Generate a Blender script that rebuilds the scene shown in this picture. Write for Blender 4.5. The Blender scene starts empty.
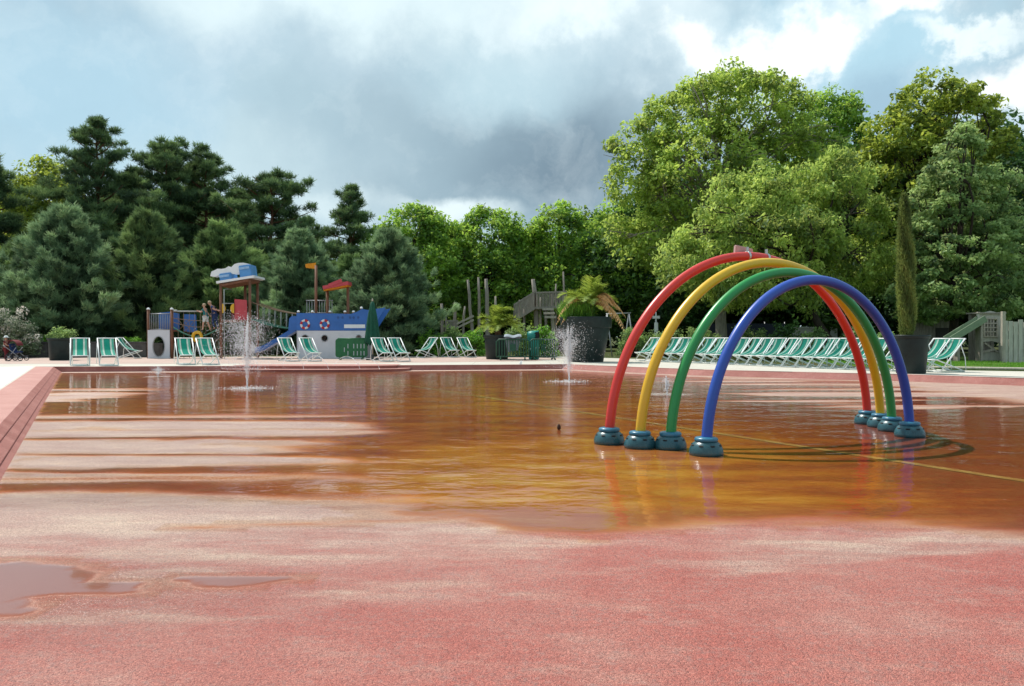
import bpy, bmesh, math, random
import numpy as np
from mathutils import Vector, Matrix

SC = bpy.context.scene
COL = SC.collection
rad = math.radians
EYE = 1.25            # camera height above the pool floor
DECK = 0.18           # paving level above the pool floor
F = 800.0             # focal length in pixels of a 1024 wide picture


def WX(px, D):
    return (px - 512.0) / F * D


def WZ(py, D):
    return EYE - (py - 336.0) / F * D


# ------------------------------------------------------------------ helpers
def tag(o, label=None, cat=None, group=None, kind=None):
    if label: o['label'] = label
    if cat: o['category'] = cat
    if group: o['group'] = group
    if kind: o['kind'] = kind
    return o


def thing(name, label, cat, loc=(0, 0, 0), rz=0.0, group=None):
    o = bpy.data.objects.new(name, None)
    o.empty_display_size = 0.2
    COL.objects.link(o)
    o.location = loc
    o.rotation_euler = (0, 0, rz)
    return tag(o, label, cat, group)


def link_mesh(name, me, mats, parent=None, loc=None):
    o = bpy.data.objects.new(name, me)
    COL.objects.link(o)
    for m in (mats if isinstance(mats, (list, tuple)) else [mats]):
        me.materials.append(m)
    if parent is not None: o.parent = parent
    if loc is not None: o.location = loc
    return o


class MB:
    """collects shapes; build() links them as one mesh object"""
    def __init__(s):
        s.v = []; s.f = []; s.sm = []; s.mi = []; s.cur = 0

    def add(s, vs, fs, smooth=False):
        b = len(s.v)
        s.v += [tuple(p) for p in vs]
        for f in fs:
            s.f.append([i + b for i in f]); s.sm.append(smooth); s.mi.append(s.cur)
        return s

    def box(s, c, size, rot=None, bev=0.0):
        hx, hy, hz = [q / 2.0 for q in size]
        if bev <= 0:
            vs = [Vector((x, y, z)) for z in (-hz, hz) for y in (-hy, hy) for x in (-hx, hx)]
            fs = [(0, 2, 3, 1), (4, 5, 7, 6), (0, 1, 5, 4), (2, 6, 7, 3), (0, 4, 6, 2), (1, 3, 7, 5)]
        else:
            bm = bmesh.new()
            bmesh.ops.create_cube(bm, size=1.0)
            for v in bm.verts: v.co = Vector((v.co.x * hx * 2, v.co.y * hy * 2, v.co.z * hz * 2))
            bmesh.ops.bevel(bm, geom=list(bm.edges), offset=bev, segments=2, affect='EDGES')
            vs = [v.co.copy() for v in bm.verts]
            fs = [[v.index for v in f.verts] for f in bm.faces]
            bm.free()
        M = rot if rot is not None else Matrix.Identity(3)
        c = Vector(c)
        return s.add([M @ v + c for v in vs], fs)

    def beam(s, p, q, w, h, up=(0, 0, 1)):
        p = Vector(p); q = Vector(q); d = (q - p)
        L = d.length; d.normalize(); u = Vector(up)
        x = d.cross(u)
        if x.length < 1e-4: x = d.cross(Vector((0, 1, 0)))
        x.normalize(); z = x.cross(d)
        R = Matrix((x, d, z)).transposed()
        return s.box((p + q) / 2, (w, L, h), R)

    def tube(s, pts, r, n=8, closed=False, caps=True):
        pts = [Vector(p) for p in pts]; m = len(pts)
        rs = r if isinstance(r, (list, tuple)) else [r] * m
        T = []
        for i in range(m):
            a = pts[(i - 1) % m] if (closed or i > 0) else pts[0]
            b = pts[(i + 1) % m] if (closed or i < m - 1) else pts[-1]
            t = (b - a); t.normalize(); T.append(t)
        u = T[0].cross(Vector((0, 0, 1)))
        if u.length < 1e-3: u = T[0].cross(Vector((0, 1, 0)))
        u.normalize(); vs = []
        for i in range(m):
            u = u - T[i] * u.dot(T[i])
            if u.length < 1e-5: u = T[i].orthogonal()
            u.normalize(); w = T[i].cross(u)
            for k in range(n):
                a = 2 * math.pi * k / n
                vs.append(pts[i] + (u * math.cos(a) + w * math.sin(a)) * rs[i])
        fs = []
        for i in range(m if closed else m - 1):
            j = (i + 1) % m
            for k in range(n):
                k2 = (k + 1) % n
                fs.append((i * n + k, i * n + k2, j * n + k2, j * n + k))
        if caps and not closed:
            fs.append(tuple(range(n - 1, -1, -1))); fs.append(tuple((m - 1) * n + k for k in range(n)))
        return s.add(vs, fs, True)

    def lathe(s, prof, n=24, c=(0, 0, 0), smooth=True, cap=True):
        c = Vector(c); vs = []; fs = []; m = len(prof)
        for r, z in prof:
            for k in range(n):
                a = 2 * math.pi * k / n
                vs.append(c + Vector((r * math.cos(a), r * math.sin(a), z)))
        for i in range(m - 1):
            for k in range(n):
                k2 = (k + 1) % n
                fs.append((i * n + k, i * n + k2, (i + 1) * n + k2, (i + 1) * n + k))
        if cap:
            fs.append(tuple(range(n - 1, -1, -1))); fs.append(tuple((m - 1) * n + k for k in range(n)))
        return s.add(vs, fs, smooth)

    def prism(s, poly, t, M=None, holes=()):
        """poly (and holes) in x/z, thickness t along y centred on 0"""
        M = M if M is not None else Matrix.Identity(4)
        bm = bmesh.new()
        ed = []
        for lp in [poly] + list(holes):
            vv = [bm.verts.new((x, -t / 2, z)) for x, z in lp]
            ed += [bm.edges.new((vv[i], vv[(i + 1) % len(vv)])) for i in range(len(vv))]
        bmesh.ops.triangle_fill(bm, edges=ed, use_beauty=True)
        r = bmesh.ops.extrude_face_region(bm, geom=list(bm.faces))
        for g in r['geom']:
            if isinstance(g, bmesh.types.BMVert): g.co.y = t / 2
        bmesh.ops.recalc_face_normals(bm, faces=list(bm.faces))
        bm.verts.index_update()
        vs = [M @ v.co for v in bm.verts]; fs = [[v.index for v in f.verts] for f in bm.faces]
        bm.free()
        return s.add(vs, fs)

    def ball(s, c, r, n=10, m=6):
        c = Vector(c); rr = r if isinstance(r, (tuple, list)) else (r, r, r)
        vs = [c + Vector((0, 0, -rr[2]))]
        for i in range(1, m):
            p = math.pi * i / m - math.pi / 2
            for k in range(n):
                a = 2 * math.pi * k / n
                vs.append(c + Vector((rr[0] * math.cos(p) * math.cos(a), rr[1] * math.cos(p) * math.sin(a), rr[2] * math.sin(p))))
        vs.append(c + Vector((0, 0, rr[2])))
        fs = []
        for k in range(n):
            fs.append((0, 1 + (k + 1) % n, 1 + k))
            fs.append((len(vs) - 1, 1 + (m - 2) * n + k, 1 + (m - 2) * n + (k + 1) % n))
        for i in range(m - 2):
            for k in range(n):
                a = 1 + i * n; b = a + n; k2 = (k + 1) % n
                fs.append((a + k, a + k2, b + k2, b + k))
        return s.add(vs, fs, True)

    def build(s, name, mats, parent=None, loc=None):
        me = bpy.data.meshes.new(name)
        me.from_pydata([tuple(v) for v in s.v], [], s.f)
        me.polygons.foreach_set('use_smooth', s.sm)
        me.polygons.foreach_set('material_index', s.mi)
        me.update()
        return link_mesh(name, me, mats, parent, loc)


def np_mesh(name, V, Fc, k, mats, parent=None, loc=None, attrs=None, smooth=False):
    """V (n,3) float, Fc (m,k) int -> mesh object, fast"""
    V = np.ascontiguousarray(V, dtype=np.float32); Fc = np.ascontiguousarray(Fc, dtype=np.int32)
    me = bpy.data.meshes.new(name)
    me.vertices.add(len(V)); me.vertices.foreach_set('co', V.ravel())
    me.loops.add(Fc.size); me.loops.foreach_set('vertex_index', Fc.ravel())
    me.polygons.add(len(Fc))
    me.polygons.foreach_set('loop_start', np.arange(0, Fc.size, k, dtype=np.int32))
    me.polygons.foreach_set('loop_total', np.full(len(Fc), k, dtype=np.int32))
    if smooth: me.polygons.foreach_set('use_smooth', np.ones(len(Fc), dtype=bool))
    for an, av in (attrs or {}).items():
        a = me.attributes.new(an, 'FLOAT', 'POINT')
        a.data.foreach_set('value', np.ascontiguousarray(av, dtype=np.float32))
    me.update(calc_edges=True)
    return link_mesh(name, me, mats, parent, loc)


def copy_tree(o, parent=None):
    c = o.copy(); COL.objects.link(c)
    if parent is not None: c.parent = parent
    for ch in list(o.children): copy_tree(ch, c)
    return c


# ------------------------------------------------------------------ noise in numpy
def vnoise(x, y, seed=0):
    x0 = np.floor(x).astype(np.int64); y0 = np.floor(y).astype(np.int64)
    fx = x - x0; fy = y - y0
    fx = fx * fx * (3 - 2 * fx); fy = fy * fy * (3 - 2 * fy)
    def h(a, b):
        n = (a * 374761393 + b * 668265263 + seed * 974711) & 0x7fffffff
        n = ((n ^ (n >> 13)) * 1274126177) & 0x7fffffff
        return ((n ^ (n >> 16)) & 0xffff) / 65535.0
    return (h(x0, y0) * (1 - fx) + h(x0 + 1, y0) * fx) * (1 - fy) + (h(x0, y0 + 1) * (1 - fx) + h(x0 + 1, y0 + 1) * fx) * fy


def fbm(x, y, seed=0, oct=4):
    s = 0; a = .5; t = 0
    for i in range(oct):
        s = s + a * vnoise(x * 2 ** i + 17.3 * i, y * 2 ** i - 9.1 * i, seed + i); t += a; a *= .5
    return s / t


def sstep(t):
    t = np.clip(t, 0, 1)
    return t * t * (3 - 2 * t)


# ------------------------------------------------------------------ materials
class NT:
    def __init__(s, name):
        s.m = bpy.data.materials.new(name); s.m.use_nodes = True
        s.t = s.m.node_tree; s.t.nodes.clear()
        s.out = s.t.nodes.new('ShaderNodeOutputMaterial')

    def n(s, typ, **kw):
        nd = s.t.nodes.new('ShaderNode' + typ)
        for k, v in kw.items():
            if k.startswith('_'): setattr(nd, k[1:], v)
        return nd

    def L(s, a, b): s.t.links.new(a, b)

    def sock(s, nd, key, val):
        i = nd.inputs[key]
        if hasattr(val, 'node'): s.L(val, i)
        elif val is not None:
            try: i.default_value = val
            except Exception: i.default_value = tuple(val) + (1,)

    def math(s, op, a, b=None, c=None, clamp=False):
        nd = s.n('Math', _operation=op, _use_clamp=clamp)
        for i, q in enumerate((a, b, c)):
            if q is not None: s.sock(nd, i, q)
        return nd.outputs[0]

    def mix(s, f, a, b, blend='MIX'):
        nd = s.n('MixRGB', _blend_type=blend)
        s.sock(nd, 0, f); s.sock(nd, 1, a); s.sock(nd, 2, b)
        return nd.outputs[0]

    def noise(s, scale, detail=3, rough=.55, vec=None, out=0):
        nd = s.n('TexNoise'); nd.inputs['Scale'].default_value = scale
        nd.inputs['Detail'].default_value = detail; nd.inputs['Roughness'].default_value = rough
        if vec is not None: s.L(vec, nd.inputs['Vector'])
        return nd.outputs[out]

    def ramp(s, f, stops, interp='LINEAR'):
        nd = s.n('ValToRGB'); nd.color_ramp.interpolation = interp
        e = nd.color_ramp.elements
        while len(e) < len(stops): e.new(.5)
        for q, (p, c) in zip(e, stops):
            q.position = p; q.color = tuple(c) + (1,) if len(c) == 3 else c
        s.L(f, nd.inputs[0]); return nd.outputs[0]

    def maprange(s, v, a, b, c=0., d=1., smooth=False):
        nd = s.n('MapRange'); nd.clamp = True
        if smooth: nd.interpolation_type = 'SMOOTHSTEP'
        s.sock(nd, 0, v)
        for i, q in enumerate((a, b, c, d)): s.sock(nd, i + 1, q)
        return nd.outputs[0]

    def obj(s): return s.n('TexCoord').outputs['Object']

    def attr(s, name):
        nd = s.n('Attribute'); nd.attribute_name = name; return nd.outputs['Fac']

    def bump(s, h, strength=.3, dist=.02, normal=None):
        nd = s.n('Bump'); nd.inputs['Strength'].default_value = strength; nd.inputs['Distance'].default_value = dist
        s.L(h, nd.inputs['Height'])
        if normal is not None: s.L(normal, nd.inputs['Normal'])
        return nd.outputs[0]

    def bsdf(s, col, rough=.6, normal=None, metal=0., spec=.4, trans=None):
        nd = s.n('BsdfPrincipled')
        s.sock(nd, 'Base Color', col); s.sock(nd, 'Roughness', rough); s.sock(nd, 'Metallic', metal)
        s.sock(nd, 'Specular IOR Level', spec)
        if normal is not None: s.L(normal, nd.inputs['Normal'])
        return nd.outputs[0]

    def done(s, sh):
        s.L(sh, s.out.inputs['Surface']); return s.m


_cache = {}


def pm(name, col, rough=.55, var=.18, scale=6., bump=.15, metal=0., spec=.4, dirt=0.0, grain=None, soft=0):
    if name in _cache: return _cache[name]
    t = NT(name); o = t.obj()
    if grain:
        mp = t.n('Mapping'); mp.inputs['Scale'].default_value = grain; t.L(o, mp.inputs[0]); o = mp.outputs[0]
    n1 = t.noise(scale, 5, .6, o); n2 = t.noise(scale * 9, 3, .6, o)
    lo = tuple(c * (1 - var) for c in col); hi = tuple(min(1, c * (1 + var)) for c in col)
    c = t.ramp(n1, [(.3, lo), (.7, hi)])
    if not soft: c = t.mix(t.maprange(n2, .35, .7, 0, var * .8), c, tuple(q * .6 for q in col))
    else: c = t.mix(t.maprange(t.noise(2.3, 3, .6, o), .45, .8, 0, .22), c, tuple(q * .78 + .04 for q in col))
    if dirt: c = t.mix(t.maprange(t.noise(scale * .5, 6, .7, o), .5, .75, 0, dirt), c, (.09, .075, .055))
    r = t.maprange(n2, .3, .7, max(0, rough - .1), min(1, rough + .1))
    nb = t.bump(n2, bump, .01) if bump and not soft else None
    if soft: r = .33
    _cache[name] = t.done(t.bsdf(c, r, nb, metal, spec))
    return _cache[name]


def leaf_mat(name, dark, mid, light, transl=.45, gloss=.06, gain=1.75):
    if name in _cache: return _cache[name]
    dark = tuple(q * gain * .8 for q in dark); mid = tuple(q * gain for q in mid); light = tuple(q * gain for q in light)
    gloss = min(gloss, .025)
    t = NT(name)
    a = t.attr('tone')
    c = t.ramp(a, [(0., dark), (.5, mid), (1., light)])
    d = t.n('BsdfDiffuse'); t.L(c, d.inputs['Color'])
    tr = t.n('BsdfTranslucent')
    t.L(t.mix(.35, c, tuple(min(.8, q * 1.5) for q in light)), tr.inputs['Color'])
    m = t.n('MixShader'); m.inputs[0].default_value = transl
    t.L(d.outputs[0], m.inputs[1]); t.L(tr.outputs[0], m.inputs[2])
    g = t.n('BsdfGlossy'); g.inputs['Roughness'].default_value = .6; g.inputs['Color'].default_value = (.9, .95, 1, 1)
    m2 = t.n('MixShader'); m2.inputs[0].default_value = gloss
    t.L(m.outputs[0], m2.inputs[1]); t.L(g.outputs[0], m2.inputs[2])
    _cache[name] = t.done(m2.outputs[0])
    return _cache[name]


def bark_mat(name, a, b, scale=9.):
    if name in _cache: return _cache[name]
    t = NT(name); o = t.obj()
    mp = t.n('Mapping'); mp.inputs['Scale'].default_value = (1, 1, .22); t.L(o, mp.inputs[0])
    n = t.noise(scale, 6, .7, mp.outputs[0])
    c = t.ramp(n, [(.3, a), (.68, b)])
    _cache[name] = t.done(t.bsdf(c, .9, t.bump(n, .7, .05), 0, .15))
    return _cache[name]


def floor_mat():
    t = NT('pool_floor_surface'); o = t.obj()
    grain = t.noise(95, 2, .6, o); grain2 = t.noise(30, 3, .6, o); blot = t.noise(.9, 7, .66, o)
    mp = t.n('Mapping'); mp.inputs['Scale'].default_value = (.45, 1.5, 1); mp.inputs['Rotation'].default_value = (0, 0, .12)
    t.L(o, mp.inputs[0])
    streak = t.noise(1.7, 6, .65, mp.outputs[0])
    wet0 = t.attr('wet'); pale = t.attr('pale'); gold = t.attr('gold')
    br = t.math('MULTIPLY', t.math('SUBTRACT', streak, .5), .95)
    br2 = t.math('MULTIPLY', t.math('SUBTRACT', grain2, .5), .35)
    wet = t.maprange(t.math('ADD', t.math('ADD', wet0, br), br2), .26, .70, 0, 1, True)
    # dry pink rubber granules
    red = t.ramp(blot, [(.26, (.36, .075, .056)), (.45, (.40, .105, .080)), (.6, (.42, .150, .118)), (.76, (.46, .24, .195))])
    palec = t.ramp(streak, [(.3, (.36, .20, .160)), (.5, (.46, .29, .235)), (.7, (.58, .42, .32))])
    pf = t.maprange(t.math('ADD', pale, t.math('MULTIPLY', t.math('SUBTRACT', streak, .5), 1.7)), .25, .9, 0, .95, True)
    dry = t.mix(pf, red, palec)
    def cells(scale):
        vo = t.n('TexVoronoi'); vo.inputs['Scale'].default_value = scale; t.L(o, vo.inputs['Vector'])
        sp = t.n('SeparateColor'); t.L(vo.outputs['Color'], sp.inputs[0]); return sp.outputs[0], vo.outputs['Distance'], vo.outputs['Color']
    c1, d1, k1 = cells(260); c2, d2, k2 = cells(120)
    gd = t.ramp(t.math('ADD', t.math('MULTIPLY', c1, .7), t.math('MULTIPLY', c2, .3)), [(.12, (.48, .44, .44)), (.36, (.88, .86, .86)), (.62, (1.05, 1.05, 1.04)), (.88, (1.5, 1.66, 1.6))])
    mp2 = t.n('Mapping'); mp2.inputs['Scale'].default_value = (.55, 1.6, 1); mp2.inputs['Rotation'].default_value = (0, 0, -.35); t.L(o, mp2.inputs[0])
    brush = t.noise(3.2, 8, .72, mp2.outputs[0])
    dry = t.mix(t.maprange(brush, .52, .74, 0, .5), dry, (.47, .30, .24))
    dry = t.mix(t.maprange(brush, .46, .30, 0, .40), dry, (.30, .085, .065))
    dry = t.mix(1., dry, gd, 'MULTIPLY')
    grey = t.maprange(t.math('ADD', grain2, t.math('MULTIPLY', t.noise(3.2, 5, .7, o), .5)), .74, .98, 0, .32)
    dry = t.mix(grey, dry, (.30, .25, .225))
    # wet, algae stained
    wn = t.math('ADD', t.math('ADD', t.math('MULTIPLY', t.math('SUBTRACT', streak, .5), 2.3), t.math('MULTIPLY', t.math('SUBTRACT', grain2, .5), .5)), gold)
    wc = t.ramp(wn, [(.0, (.27, .058, .020)), (.28, (.38, .102, .020)), (.52, (.45, .152, .020)), (.78, (.52, .215, .030)), (1., (.60, .33, .085))])
    wc = t.mix(t.maprange(blot, .48, .75, 0, .4), wc, (.20, .055, .016))
    pinkw = t.mix(.5, wc, (.33, .12, .085))
    wc = t.mix(t.attr('shal'), wc, (.30, .105, .078))
    col = t.mix(wet, dry, wc)
    rough = t.mix(wet, (.62, .62, .62), (.32, .32, .32))
    hb = t.math('SUBTRACT', t.math('MULTIPLY', grain2, .6), t.math('ADD', d1, d2))
    rough = t.mix(t.attr('damp'), rough, (.24, .24, .24))
    nd = t.n('Bump'); nd.inputs['Distance'].default_value = .006
    t.L(hb, nd.inputs['Height']); t.L(t.maprange(wet, 0, 1, .75, .15), nd.inputs['Strength'])
    # wet granules that catch the sun
    dmp = t.attr('damp')
    spark = t.math('MULTIPLY', t.maprange(c1, .60, .66, 0, 1), t.math('ADD', t.math('MULTIPLY', dmp, .9), .06))
    spark = t.math('MULTIPLY', spark, t.math('SUBTRACT', 1., wet))
    cs = t.n('VectorMath', _operation='SUBTRACT'); t.L(k2, cs.inputs[0]); cs.inputs[1].default_value = (.5, .5, .5)
    cm = t.n('VectorMath', _operation='MULTIPLY'); t.L(cs.outputs[0], cm.inputs[0]); cm.inputs[1].default_value = (1.3, 1.3, 0)
    cz = t.n('VectorMath', _operation='SCALE'); t.L(cm.outputs[0], cz.inputs[0]); t.L(spark, cz.inputs['Scale'])
    gn = t.n('NewGeometry'); av = t.n('VectorMath', _operation='ADD'); t.L(cz.outputs[0], av.inputs[0]); t.L(gn.outputs['Normal'], av.inputs[1])
    nv = t.n('VectorMath', _operation='NORMALIZE'); t.L(av.outputs[0], nv.inputs[0]); t.L(nv.outputs[0], nd.inputs['Normal'])
    rough = t.mix(spark, rough, (.16, .16, .16))
    return t.done(t.bsdf(col, rough, nd.outputs[0], 0, .5))


def water_mat():
    t = NT('water_film'); o = t.obj()
    mp = t.n('Mapping'); mp.inputs['Scale'].default_value = (.75, 1.1, 1); t.L(o, mp.inputs[0])
    n1 = t.noise(1.5, 3, .5, mp.outputs[0]); n2 = t.noise(11., 2, .5, mp.outputs[0])
    h = t.math('ADD', n1, t.math('MULTIPLY', n2, .15))
    nb = t.n('Bump'); nb.inputs['Distance'].default_value = .038; t.L(h, nb.inputs['Height'])
    t.L(t.maprange(t.attr('shal'), .2, .9, .5, .04), nb.inputs['Strength']); bp = nb.outputs[0]
    f = t.n('Fresnel'); f.inputs['IOR'].default_value = 1.33; t.L(bp, f.inputs['Normal'])
    w = t.attr('wet')
    br = t.math('MULTIPLY', t.math('SUBTRACT', t.noise(6, 5, .65, mp.outputs[0]), .5), .5)
    mask = t.maprange(t.math('ADD', w, br), .45, .85, 0, 1, True)
    g = t.n('BsdfGlossy'); g.inputs['Roughness'].default_value = .05; t.L(bp, g.inputs['Normal'])
    g.inputs['Color'].default_value = (.95, .95, .95, 1)
    tr = t.n('BsdfTransparent'); tr.inputs['Color'].default_value = (.96, .93, .88, 1)
    m = t.n('MixShader'); t.L(t.math('MULTIPLY', f.outputs[0], mask), m.inputs[0])
    t.L(tr.outputs[0], m.inputs[1]); t.L(g.outputs[0], m.inputs[2])
    return t.done(m.outputs[0])


def drop_mat(name, alpha, col=(.9, .93, .95)):
    t = NT(name)
    b = t.bsdf(col, .15, None, 0, .6)
    tl = t.n('BsdfTranslucent'); tl.inputs['Color'].default_value = (.9, .95, 1, 1)
    m0 = t.n('MixShader'); m0.inputs[0].default_value = .4; t.L(b, m0.inputs[1]); t.L(tl.outputs[0], m0.inputs[2])
    tr = t.n('BsdfTransparent')
    m = t.n('MixShader'); m.inputs[0].default_value = alpha
    t.L(tr.outputs[0], m.inputs[1]); t.L(m0.outputs[0], m.inputs[2])
    return t.done(m.outputs[0])


def foam_mat():
    t = NT('foam'); o = t.obj()
    n = t.noise(9, 5, .7, o)
    r = t.n('VectorMath', _operation='LENGTH'); t.L(o, r.inputs[0])
    fall = t.maprange(r.outputs['Value'], .1, 1.15, 1, 0, True)
    a = t.maprange(t.math('ADD', t.math('MULTIPLY', n, .9), t.math('MULTIPLY', fall, .55)), .66, 1.25, 0, .40, True)
    b = t.bsdf((.85, .84, .8), .4); tr = t.n('BsdfTransparent')
    m = t.n('MixShader'); t.L(a, m.inputs[0]); t.L(tr.outputs[0], m.inputs[1]); t.L(b, m.inputs[2])
    return t.done(m.outputs[0])


def paving_mat(name, c1, c2, joint, size=(1.6, .8), stain=.25):
    t = NT(name); o = t.obj()
    bk = t.n('TexBrick'); bk.inputs['Scale'].default_value = 1.; t.L(o, bk.inputs['Vector'])
    bk.inputs['Color1'].default_value = c1 + (1,); bk.inputs['Color2'].default_value = c2 + (1,); bk.inputs['Mortar'].default_value = joint + (1,)
    bk.inputs['Mortar Size'].default_value = .012; bk.inputs['Brick Width'].default_value = size[0]; bk.inputs['Row Height'].default_value = size[1]
    n = t.noise(.9, 6, .65, o); g = t.noise(60, 2, .6, o)
    c = t.mix(t.maprange(n, .4, .72, 0, stain), bk.outputs[0], tuple(q * .55 for q in c1))
    c = t.mix(t.maprange(g, .4, .7, 0, .25), c, tuple(q * .6 for q in c1))
    return t.done(t.bsdf(c, .8, t.bump(g, .25, .004), 0, .25))


def ground_mat():
    t = NT('earth_and_grass'); o = t.obj()
    n = t.noise(.35, 6, .6, o); g = t.noise(14, 4, .7, o)
    c = t.ramp(n, [(.35, (.05, .075, .022)), (.55, (.075, .085, .03)), (.7, (.15, .11, .065))])
    c = t.mix(t.maprange(g, .4, .7, 0, .5), c, (.03, .035, .014))
    return t.done(t.bsdf(c, .95, t.bump(g, .8, .05), 0, .1))


def lawn_mat():
    t = NT('lawn_grass'); o = t.obj()
    n = t.noise(.8, 5, .6, o); g = t.noise(25, 4, .7, o)
    c = t.ramp(n, [(.35, (.075, .14, .022)), (.62, (.12, .19, .03)), (.75, (.21, .19, .075))])
    c = t.mix(t.maprange(g, .4, .7, 0, .5), c, (.04, .08, .012))
    return t.done(t.bsdf(c, .9, t.bump(g, .8, .04), 0, .15))


def curb_mat(name, a, b):
    t = NT(name); o = t.obj()
    n = t.noise(1.6, 6, .65, o); g = t.noise(55, 3, .6, o); g2 = t.noise(14, 4, .7, o)
    c = t.ramp(n, [(.3, a), (.7, b)])
    c = t.mix(t.maprange(g, .36, .62, .45, 0), c, tuple(q * .45 for q in a))
    c = t.mix(t.maprange(g2, .56, .75, 0, .4), c, (.45, .33, .29))
    return t.done(t.bsdf(c, .75, t.bump(g, .5, .006), 0, .3))


def canvas_mat(name='deckchair_canvas', hue=(.008, .285, .215), pale=(.12, .47, .37)):
    t = NT(name); o = t.obj()
    sx = t.n('SeparateXYZ'); t.L(o, sx.inputs[0])
    ax = t.math('ABSOLUTE', t.math('ADD', sx.outputs[0], .0))
    pos = t.math('MULTIPLY', ax, 3.6)
    white = (.62, .74, .69)
    c = t.ramp(pos, [(0., hue), (.30, tuple(q * .8 for q in hue)), (.36, white), (.50, white), (.55, pale), (.72, hue), (.80, white)], 'CONSTANT')
    n = t.noise(9, 4, .6, o)
    c = t.mix(t.maprange(n, .35, .7, 0, .3), c, tuple(q * .75 for q in pale))
    d = t.bsdf(c, .8, None, 0, .2)
    tl = t.n('BsdfTranslucent'); t.L(c, tl.inputs['Color'])
    m = t.n('MixShader'); m.inputs[0].default_value = .55
    t.L(d, m.inputs[1]); t.L(tl.outputs[0], m.inputs[2])
    return t.done(m.outputs[0])


M = {}
M['floor'] = floor_mat(); M['water'] = water_mat(); M['ground'] = ground_mat(); M['lawn'] = lawn_mat()
M['deck'] = paving_mat('cream_concrete', (.56, .53, .46), (.60, .56, .49), (.36, .33, .28), (3.0, 3.0), .3)
M['white_deck'] = paving_mat('white_concrete', (.68, .68, .65), (.72, .71, .68), (.5, .49, .46), (3.0, 1.5), .15)
M['pink_deck'] = paving_mat('pink_paving', (.50, .36, .31), (.55, .41, .35), (.36, .28, .24), (.9, .45), .3)
M['curb'] = curb_mat('red_curb', (.31, .105, .085), (.46, .19, .16))
M['coping'] = curb_mat('pink_coping', (.45, .20, .17), (.56, .29, .25))
def line_mat():
    t = NT('worn_yellow_paint'); o = t.obj()
    n = t.noise(5, 7, .72, o); g = t.noise(1.1, 4, .6, o)
    c = t.mix(t.maprange(t.math('ADD', t.math('MULTIPLY', n, .7), t.math('MULTIPLY', g, .4)), .46, .68, .15, .95), (.48, .33, .10), (.34, .135, .03))
    return t.done(t.bsdf(c, .55))
M['yellow_line'] = line_mat()
M['canvas'] = canvas_mat()
M['white_metal'] = pm('white_enamel', (.82, .83, .82), .4, .08, 20, .05)
M['arch_red'] = pm('red_gelcoat', (.62, .035, .025), .34, .05, 1.6, 0, spec=.5, soft=1)
M['arch_yellow'] = pm('yellow_gelcoat', (.72, .43, .015), .34, .05, 1.6, 0, spec=.5, soft=1)
M['arch_green'] = pm('green_gelcoat', (.018, .27, .06), .34, .05, 1.6, 0, spec=.5, soft=1)
M['arch_blue'] = pm('blue_gelcoat', (.018, .075, .40), .34, .05, 1.6, 0, spec=.5, soft=1)
M['base_teal'] = pm('teal_base', (.022, .095, .12), .3, .30, 7, .12, spec=.5, dirt=.35)
M['base_cap'] = pm('blue_base_cap', (.03, .16, .26), .3, .22, 7, .1, spec=.5, dirt=.2)
M['black'] = pm('black_hole', (.008, .009, .01), .6)
M['steel'] = pm('brushed_steel', (.55, .55, .55), .35, .1, 30, .05, metal=.9)
M['grey_metal'] = pm('grey_metal', (.34, .35, .36), .45, .1, 30, .05, metal=.4)
M['pink_plate'] = pm('faded_pink_plate', (.55, .36, .34), .6, .15, 12, .1)
M['pot'] = pm('dark_green_pot', (.014, .026, .025), .5, .25, 4, .1, spec=.3, dirt=.1)
M['soil'] = pm('soil', (.06, .042, .03), .95, .3, 20, .5)
M['wood'] = pm('weathered_grey_wood', (.33, .29, .25), .85, .3, 5, .5, grain=(4, 4, .6), spec=.15)
M['wood_pale'] = pm('pale_bleached_wood', (.46, .41, .34), .85, .25, 5, .4, grain=(4, 4, .6), spec=.15)
M['wood_brown'] = pm('brown_stained_wood', (.20, .085, .045), .6, .3, 5, .3, grain=(4, 4, .6))
M['hull_blue'] = pm('blue_panel', (.035, .14, .44), .4, .12, 3, .05, dirt=.1)
M['hull_white'] = pm('pale_panel', (.62, .62, .66), .5, .08, 3, .05, dirt=.15)
M['sky_blue'] = pm('sky_blue_panel', (.10, .30, .62), .4, .1, 3, .05)
M['panel_red'] = pm('red_panel', (.50, .06, .075), .45, .1, 3, .05)
M['panel_dark_red'] = pm('dark_red_panel', (.20, .02, .025), .5, .1, 3, .05)
M['yellow'] = pm('yellow_plastic', (.70, .40, .02), .4, .1, 3, .05)
M['orange'] = pm('orange_cloth', (.70, .27, .01), .7, .15, 6, .1)
M['white'] = pm('white_panel', (.78, .79, .80), .45, .05, 4, .05)
M['buoy_red'] = pm('buoy_red', (.55, .03, .03), .5)
M['rope'] = pm('rope', (.22, .15, .10), .9, .25, 30, .3)
M['rope_green'] = pm('green_rope', (.07, .22, .16), .8, .25, 30, .3)
M['rope_steel'] = pm('pale_rope', (.35, .37, .36), .7, .25, 30, .3)
M['barrier'] = pm('green_barrier_plastic', (.012, .13, .045), .45, .2, 5, .08, dirt=.15)
M['barrier_dark'] = pm('dark_green_barrier', (.012, .075, .04), .5, .2, 5, .08, dirt=.2)
M['parasol'] = pm('bottle_green_cloth', (.008, .085, .05), .8, .25, 8, .3)
M['cloth'] = pm('pale_cloth', (.32, .36, .40), .9, .1, 9, .2)
M['teal'] = pm('teal_plastic', (.02, .26, .22), .45, .2, 6, .1)
M['wall'] = pm('grey_stone_wall', (.11, .105, .10), .9, .3, 4, .5, dirt=.4, spec=.15)
M['wood_green'] = pm('grey_green_planks', (.52, .50, .43), .8, .22, 5, .3, grain=(3, 3, .6), dirt=.2, spec=.2)
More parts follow.
